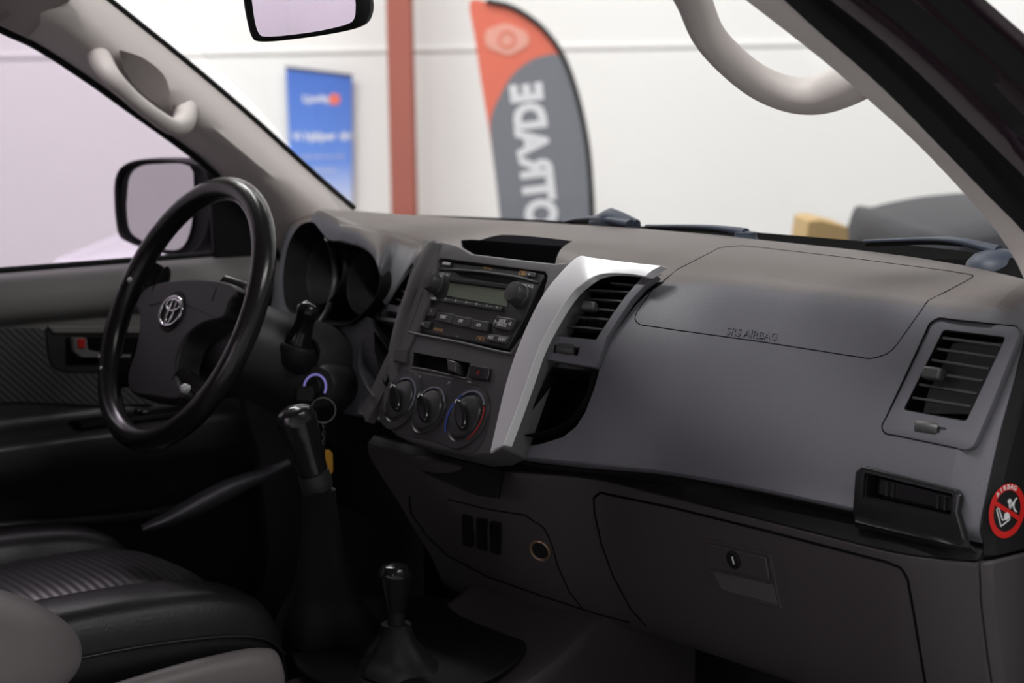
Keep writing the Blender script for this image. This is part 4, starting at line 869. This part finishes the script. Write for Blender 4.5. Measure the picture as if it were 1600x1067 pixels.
tube('windscreen_seal', [onx(x+3, y-3, xx) for (x, y), xx in zip(LB2, [-.665+(-.73+.665)*i/8 for i in range(9)])], .0045, 'rubber', lp, n=4)
tube('door_seal', [onx(x-2, y+3, xx) for (x, y), xx in zip(LA, [-.672+(-.75+.672)*i/8 for i in range(9)])], .007, 'rubber', lp, n=4)
h = [onx(150, 75, -.665), onx(158, 96, -.635), onx(176, 122, -.605), onx(205, 152, -.598), onx(240, 180, -.60), onx(270, 198, -.612), onx(286, 192, -.635), onx(290, 172, -.665)]
lh = tube('grab_handle', h, [.018, .017, .0135, .0115, .0115, .0125, .0165, .019], 'pillar', lp, n=8, seg=16)
band('handle_hollow', [[(186, 80), (196, 112), (225, 148), (266, 174)], [(188, 78), (226, 92), (258, 122), (268, 172)]], [(-.628, -.648), (-.616, -.640)], 'liner', lp, th=(-.004, .003, 0), label='recess behind the grab handle')
rp = thing('windscreen_pillar', 'beige pillar trim and black door seals at the passenger side, open door', 'pillar trim', (.68, .1, 1.25), 'windscreen pillars')
r1 = [(1075, -70), (1165, 0), (1240, 58), (1300, 106), (1358, 157), (1430, 222), (1500, 295), (1560, 365), (1596, 425), (1612, 470)]
r2 = [(1150, -70), (1225, 0), (1285, 55), (1343, 105), (1400, 158), (1464, 224), (1544, 306), (1600, 363), (1640, 420), (1660, 470)]
r3 = [(1215, -70), (1298, 0), (1350, 40), (1395, 77), (1445, 123), (1500, 177), (1560, 236), (1604, 280), (1680, 370), (1720, 440)]
r4 = [(1270, -70), (1340, -12), (1385, 22), (1425, 55), (1470, 95), (1530, 150), (1580, 200), (1610, 232), (1700, 330), (1750, 410)]
r5 = [(1310, -70), (1400, 0), (1440, 32), (1480, 65), (1525, 105), (1570, 150), (1610, 190), (1660, 240), (1740, 330), (1800, 410)]
r6 = [(1370, -70), (1447, 0), (1490, 40), (1530, 76), (1575, 118), (1620, 160), (1670, 210), (1720, 260), (1800, 340), (1850, 410)]
r7 = [(1420, -70), (1500, 0), (1540, 34), (1575, 64), (1610, 96), (1660, 140), (1710, 190), (1760, 240), (1840, 320), (1900, 400)]
r8 = [(1432, -70), (1508, -5), (1548, 30), (1583, 60), (1620, 92), (1670, 136), (1720, 186), (1770, 236), (1850, 316), (1910, 396)]
band('pillar_panel', [r1, r2], [(.575, .70), (.60, .725)], 'pillar', rp, th=(.01, .014, 0))
rm = [((a[0]+b[0])/2, (a[1]+b[1])/2) for a, b in zip(r2, r3)]
band('door_seal', [r2, rm, r3], [(.605, .728), (.615, .74), (.645, .765)], 'rubber', rp, th=(.01, .01, 0))
rm = [((a[0]+b[0])/2, (a[1]+b[1])/2) for a, b in zip(r3, r4)]
band('painted_flange', [r3, rm, r4], [(.65, .77), (.655, .775), (.675, .79)], 'paint', rp, th=(.01, .01, 0))
band('outer_seal', [r4, r5], [(.68, .795), (.70, .81)], 'rubber', rp, th=(.01, .01, 0))
rm = [((a[0]+b[0])/2, (a[1]+b[1])/2) for a, b in zip(r5, r6)]
band('painted_frame', [r5, rm, r6], [(.70, .81), (.705, .815), (.72, .83)], 'paint', rp, th=(.01, .01, 0))
band('drip_rail', [r6, r7], [(.722, .832), (.74, .85)], 'rubber', rp, th=(.01, .01, 0))
band('outer_skin', [r7, r8], [(.742, .85), (.75, .86)], 'paint', rp, th=(.01, .01, 0))
h = [onx(1128, -104, .605), onx(1088, -75, .55), onx(1070, -40, .50), onx(1086, 5, .475), onx(1112, 62, .465), onx(1170, 118, .47), onx(1225, 145, .485), onx(1275, 149, .51), onx(1320, 133, .54), onx(1362, 108, .565), onx(1400, 86, .58)]
tube('grab_handle', h, [.022, .02, .019, .0175, .0165, .017, .018, .0195, .022, .024, .024], 'pillar', rp, n=8, seg=20)
# glass
ws = [V((-.66, .215, 1.262)), V((-.45, .33, 1.255)), V((-.2, .39, 1.252)), V((0, .40, 1.25)), V((.2, .39, 1.252)), V((.45, .33, 1.255)), V((.70, .215, 1.262))]
wt = [V((-.56, -.30, 1.66)), V((-.38, -.26, 1.675)), V((-.18, -.235, 1.685)), V((0, -.23, 1.69)), V((.18, -.235, 1.685)), V((.38, -.26, 1.675)), V((.56, -.30, 1.66))]
A_, B_ = catmull(ws, 5), catmull(wt, 5)
g = sheet('window_1', [[a.lerp(b, i/10)+V((0, .03, .02))*sin(pi*i/10) for i in range(11)] for a, b in zip(A_, B_)], (0, .003, .003), 'windscreen', None, smooth=60); g['kind'] = 'structure'
cowl = thing('windscreen_base', 'black cowl strip along the foot of the windscreen', 'cowl', (0, .42, 1.2))
C1 = [V((-.69, .195, 1.245)), V((-.45, .31, 1.243)), V((-.2, .355, 1.243)), V((0, .36, 1.243)), V((.2, .352, 1.244)), V((.45, .305, 1.248)), V((.71, .18, 1.255))]
C1 = catmull(C1, 6)
sheet('black_border', [[p, p+V((0, .03, .014)), p+V((0, .038, .022 if p.x > -.1 else .018))] for p in C1], (0, .006, -.004), 'matte', cowl, smooth=60)
sheet('cowl_grille', [[p+V((0, .04, 0)), p+V((0, .10, -.022)), p+V((0, .26, -.06)), p+V((0, .34, -.08))] for p in C1], (0, 0, -.01), 'matte', cowl, smooth=60)
bn = sheet('car_bonnet', [[p+V((0, .34, -.10)), p+V((0, .8, -.22)), p+V((0, 1.1, -.32)), p+V((0, 1.25, -.48))] for p in C1], (0, 0, -.02), 'paint', None, smooth=60)
tag(bn, 'dark painted bonnet in front of the windscreen', 'bonnet')
for k, (pts, lab) in enumerate((([onx(865, 348, -.30)+V((0, .02, .0)), onx(905, 342, -.22), onx(940, 342, -.14), onx(985, 350, -.08)], 'left wiper arm'), ([onx(1010, 353, -.10), onx(1090, 354, .03), onx(1135, 358, .09), onx(1165, 364, .12)], 'mid'), ([onx(1350, 377, .33), onx(1450, 374, .43), onx(1500, 377, .49), onx(1560, 392, .54)], 'right'))):
    wp = thing('wiper', ['wiper arm behind the windscreen base in front of the dark banner', 'wiper arm lying low in the middle of the windscreen base', 'wiper arm with a thick pivot near the passenger side pillar'][k], 'wiper', pts[-1], 'windscreen wipers')
    tube('arm', pts, [.0028, .004, .006, .009], 'wiper', wp, n=5, flat=.7)
    e = pts[-1]; lathe('pivot', Pl(e-V((0, 0, .024)), n=(0, 0, 1)), (0, 0), [(.012, 0), (.036 if k == 2 else .02, .003), (.034 if k == 2 else .018, .012), (.026 if k == 2 else .014, .020), (.014, .025), (.001, .027)], 'wiper', wp, seg=24) if k != 0 else tube('pivot', [onx(925, 349, -.17), onx(955, 344, -.13), onx(995, 352, -.08)], [.006, .017, .008], 'wiper', wp, n=5)
    tube('blade', [p+V((0, .004, -.004)) for p in pts[:3]], .0025, 'rubber', wp, n=4)
# interior mirror
im = thing('interior_mirror', 'interior mirror with black frame hanging under the roof', 'mirror', (-.06, -.2, 1.6))
IMP = Pl(onx(480, 20, -.06), n=V((.56, -.80, -.02)))
fo = [(374, -70), (380, 0), (386, 35), (393, 58), (405, 65), (440, 63), (500, 55), (545, 46), (568, 36), (577, 18), (577, -5), (572, -60), (540, -78), (420, -88)]
fi = [(388, -62), (394, 0), (399, 35), (405, 52), (415, 57), (450, 55), (500, 48), (542, 38), (554, 28), (556, 10), (555, -5), (550, -52), (530, -66), (420, -76)]
sm = lambda L: [(p.x, p.y) for p in catmull([(*IMP.uv(*q), 0) for q in L], 4, True)]
fo_, fi_ = sm(fo), sm(fi); mcx = sum(p[0] for p in fi_)/len(fi_); mcy = sum(p[1] for p in fi_)/len(fi_)
rows = [[IMP.at(u, v, .000) for u, v in fi_], [IMP.at(u*.5+a*.5, v*.5+b*.5, .0025) for (u, v), (a, b) in zip(fi_, fo_)], [IMP.at(u, v, -.001) for u, v in fo_], [IMP.at(u, v, -.012) for u, v in fo_], [IMP.at(mcx+(u-mcx)*.85, mcy+(v-mcy)*.85, -.028) for u, v in fo_], [IMP.at(mcx+(u-mcx)*.4, mcy+(v-mcy)*.4, -.036) for u, v in fo_]]
loftsolid('frame', rows, 'black', im, smooth=60)
slab('mirror_glass', IMP, fi_, .0001, .0006, 'mirror', im, bevel=0, px=False)
tube('stem', [IMP.at(mcx, mcy, -.03), IMP.at(mcx, mcy+.05, -.05), IMP.at(mcx, mcy+.09, -.03)], .009, 'black', im, n=4)
# cabin shell
cb = thing('cabin_shell', 'car roof with headlining, rear cabin wall and sills enclosing the cabin', 'car body', (0, -.7, .45))
rows = []
for y, z in ((-.24, 1.668), (-.30, 1.69), (-.6, 1.715), (-1.0, 1.715), (-1.55, 1.70)):
    rows.append([V((x*(1 if y > -.3 else 1.03), y-abs(x)**2*.22*(1 if y > -.35 else 0), z-abs(x)**3*.22)) for x in [-.60+1.2*i/14 for i in range(15)]])
sheet('headlining', rows, (0, 0, .012), 'liner', cb, smooth=60)
sheet('roof_skin', [[p+V((0, 0, .03)) for p in r] for r in rows], (0, 0, .004), 'paint', cb, smooth=60)
# headlining corner over the driver pillar
band('roof_rail', [[(-90, -60), (-30, 20), (0, 38), (42, 58)], [(-40, -110), (60, -40), (110, -5), (100, 0)]], [(-.64, -.66), (-.58, -.62)], 'liner', cb, th=(-.01, .006, 0))
boxl('rear_wall', (0, -1.60, .82), (1.44, .04, .70), 'liner', cb, bevel=.01)
boxl('rear_header', (0, -1.58, 1.665), (1.30, .04, .09), 'liner', cb, bevel=.01)
for s_ in (-1, 1): boxl('rear_post', (s_*.66, -1.59, 1.40), (.12, .05, .50), 'liner', cb, bevel=.01)
boxl('rear_window', (0, -1.60, 1.40), (1.22, .004, .46), 'sideglass', cb, bevel=0)
boxl('footwell_side', (-.765, .16, .84), (.05, .52, .70), 'carpet', cb, bevel=.005)
boxl('footwell_side', (.765, .30, .84), (.05, .24, .70), 'carpet', cb, bevel=.005)
boxl('cabin_floor', (0, -.62, .47), (1.50, 2.0, .04), 'carpet', cb, bevel=.01)
boxl('firewall', (0, .40, .82), (1.44, .03, .70), 'carpet', cb, bevel=.005)
boxl('door_pillar', (-.74, -1.30, 1.10), (.08, .55, 1.15), 'liner', cb, bevel=.02)
for s_ in (-1, 1): boxl('side_rail', (s_*.69, -.93, 1.665), (.20, 1.30, .07), 'paint', cb, bevel=.02)
boxl('outer_sill', (.76, -.62, .45), (.12, 2.0, .12), 'paint', cb, bevel=.03)

# ================================================================== THE HALL
HD = V((vd.x, vd.y, 0)).normalized(); HR = V((HD.y, -HD.x, 0))
def hallwall(name, c, d, w_, h_, m='wall'):
    r = V((d.y, -d.x, 0)); a = V(c)
    vs = [a-r*w_/2, a+r*w_/2, a+r*w_/2+V((0, 0, h_)), a-r*w_/2+V((0, 0, h_))]
    v2 = [p+d*.1 for p in vs]; vs_, fs_ = prism(vs, v2)
    o = mk(name, vs_, fs_, m, None, smooth=0); o['kind'] = 'structure'; return o
WD = 8.2; WC = CAM+HD*WD; WC.z = 0
hallwall('wall_front', WC, HD, 16, 5.0)
for nm, c, d in (('wall_rear', CAM-HD*6, -HD), ('wall_left', CAM+HD*1.2-HR*8, -HR), ('wall_right', CAM+HD*1.2+HR*8, HR)): c = V(c); c.z = 0; hallwall(nm, c, d, 16, 5.0)
fl = mk('floor', *prism([V((-9, -7, -.1)), V((9, -7, -.1)), V((9, 11, -.1)), V((-9, 11, -.1))], [V((-9, -7, 0)), V((9, -7, 0)), V((9, 11, 0)), V((-9, 11, 0))]), 'floorm', None, smooth=0); fl['kind'] = 'structure'
FW = Pl(WC-HD*.002, n=-HD)
# panel joints of the wall
def jt(z, nm='trim_1'):
    a = WC+V((0, 0, z)); 
    o = boxl(nm, a-HD*.004, (16, .012, .02), 'wall', None, bevel=.004, ax=(HR, HD, V((0, 0, 1)))); o['kind'] = 'structure'
jt(FW.hit(600, 78).z); jt(FW.hit(600, 78).z-1.2, 'trim_2'); jt(FW.hit(600, 78).z+1.2, 'trim_3')
# red steel column
CPn = Pl(WC-HD*.35, n=-HD)
cz = [CPn.uv(605, 100), CPn.uv(643, 100)]
cm = thing('steel_column', 'rust red steel column standing before the white wall', 'column', CPn.hit(626, 340))
ub, ut = CPn.uv(631, 335)[0], CPn.uv(624, 100)[0]; um = (ub+ut)/2; wdt = (cz[1][0]-cz[0][0])
for nm, a, b, d0, d1 in (('flange', -.5, .5, .0, .02), ('web', -.06, .06, -.2, .0), ('flange', -.5, .5, -.22, -.2)):
    vs, fs = prism([CPn.o+CPn.u*(um+a*wdt)+CPn.n*d0+V((0, 0, -CPn.o.z)), CPn.o+CPn.u*(um+b*wdt)+CPn.n*d0+V((0, 0, -CPn.o.z)), CPn.o+CPn.u*(um+b*wdt)+CPn.n*d1+V((0, 0, -CPn.o.z)), CPn.o+CPn.u*(um+a*wdt)+CPn.n*d1+V((0, 0, -CPn.o.z))], [CPn.o+CPn.u*(um+c*wdt)+CPn.n*d+V((0, 0, 5-CPn.o.z)) for c, d in ((a, d0), (b, d0), (b, d1), (a, d1))])
    mk(nm, vs, fs, 'column', cm, smooth=0, bevel=.003)
# blue poster
PP = Pl(WC-HD*.03, n=-HD)
po = thing('wall_poster', 'blue printed poster with white lettering on the white wall', 'poster', PP.hit(500, 310))
slab('sheet', PP, [(447, 106), (550, 119), (551, 305), (550, 330), (455, 330), (455, 300)], 0, .008, 'poster', po, bevel=0)
slab('top_rail', PP, [(446, 103), (551, 116), (551, 120), (446, 107)], -.004, .014, 'side', po, bevel=.002)
text('lettering', 'Ljunby', PP, PP.uv(495, 154), .031, .009, 'print', po, rot=0, bold=.001)
arc('red_mark', PP, PP.uv(523, 155), .001, .024, 0, 360, .009, 'redprint', po, n=20, label='red round mark')
bpy.data.objects['red_mark'].data.materials[0] = M['orange']
text('lettering', 'Vi hjälper dig', PP, PP.uv(504, 213), .034, .009, 'print', po, bold=.001)
text('lettering', 'med service och', PP, PP.uv(504, 244), .02, .009, 'clothprint', po); text('lettering', 'reparation', PP, PP.uv(504, 265), .02, .009, 'clothprint', po)
# feather banner
BN = Pl(CAM+HD*6.6, n=-HD)
fb = thing('feather_banner', 'curved feather banner, red-orange top and dark grey below with mirrored white letters', 'banner', BN.hit(850, 345)+V((0, 0, -1.3)))
bo = [(734, 2), (765, 4), (800, 14), (835, 36), (860, 62), (878, 92), (893, 130), (905, 175), (914, 225), (920, 280), (923, 350), (924, 420), (790, 420), (782, 350), (775, 285), (765, 210), (752, 130), (742, 60)]
bp = [(p.x, p.y) for p in catmull([(*BN.uv(*q), 0) for q in bo], 3, True)]
def ripple(name, poly, h, m, th=.002):
    o = slab(name, BN, poly, h, h+th, m, fb, bevel=0, px=False, smooth=0); return o
gr = [(766, 205), (770, 175), (782, 148), (800, 118), (825, 97), (850, 87), (876, 88), (893, 130), (905, 175), (914, 225), (920, 280), (923, 350), (924, 420), (790, 420), (782, 350), (775, 285)]
ripple('orange_cloth', bp, 0, 'orange')
ripple('charcoal_cloth', [(p.x, p.y) for p in catmull([(*BN.uv(*q), 0) for q in gr], 3, True)], .003, 'charcoal')
tube('pole', [BN.hit(*q, 0) for q in [(760, 2), (800, 12), (838, 36), (864, 64), (882, 94), (897, 134), (909, 180), (918, 230), (923, 285), (926, 350), (928, 430), (935, 700), (935, 900)]], .010, 'rubber', fb, n=4)
lathe('foot', Pl(BN.hit(935, 900)*1, n=(0, 0, 1)), (0, 0), [(.25, -.02), (.25, 0), (.02, .03), (.01, .08)], 'rubber', fb)
path = [(820, 146, 'E'), (825, 182, 'D'), (829, 222, 'A'), (835, 262, 'R'), (839, 296, 'T'), (843, 334, 'O')]
BR = Pl(BN.o, n=-HD)
for x, y, ch_ in path: text('lettering', ch_, BN, BN.uv(x, y), .100, .0055, 'bannerprint', fb, mirror=True, rot=-84, sx=.84, bold=.008, label='mirrored white letter %s' % ch_)
ec = BN.uv(792, 62); 
lg = [(757, 47), (790, 35), (825, 50), (828, 70), (795, 88), (758, 73)]
o = slab('round_logo', BN, lg, .003, .004, 'orangeprint', fb, bevel=0, rnd=.02); arc('logo_eye', BN, ec, .022, .030, 0, 360, .0045, 'orange', fb, n=24)
# cardboard box and neighbouring cars beyond the windscreen
bx = thing('cardboard_box', 'brown cardboard box standing beyond the bonnet', 'box', (0, 0, 0))
ORG[bx.name] = V((0, 0, 0)); bq = Pl(CAM+HD*5.2, n=-HD)
slab('carton', bq, [(1262, 345), (1282, 343), (1325, 354), (1328, 420), (1252, 420)], -.25, 0, 'card', bx, bevel=.004)
def carbody(name, label, pts, plane, depth, m):
    o = thing(name, label, 'car', plane.hit(*pts[0])); 
    poly = [(p.x, p.y) for p in catmull([(*plane.uv(*q), 0) for q in pts], 4, True)]
    cxx = sum(p[0] for p in poly)/len(poly); cyy = sum(p[1] for p in poly)/len(poly)
    rows = [[plane.at(cxx+(u-cxx)*s, cyy+(v-cyy)*s, h) for u, v in poly] for s, h in ((.75, .08), (.93, .03), (1, -.1), (1, -depth+.1), (.9, -depth), (.7, -depth-.05))]
    loftsolid('body', rows, m, o, smooth=70); return o
carbody('parked_car', 'dark blurred car beyond the windscreen near the passenger pillar', [(1432, 384), (1475, 364), (1530, 351), (1590, 342), (1700, 336), (1900, 340), (1900, 600), (1432, 600)], Pl(CAM+HD*4.6, n=-HD), 1.0, 'darkcar')
carbody('parked_car', 'pale car outside the driver window below the door mirror', [(60, 428), (110, 408), (180, 397), (250, 396), (330, 408), (420, 430), (430, 600), (60, 600)], Pl(CAM+HD*4.2, n=-HD), .8, 'palecar')
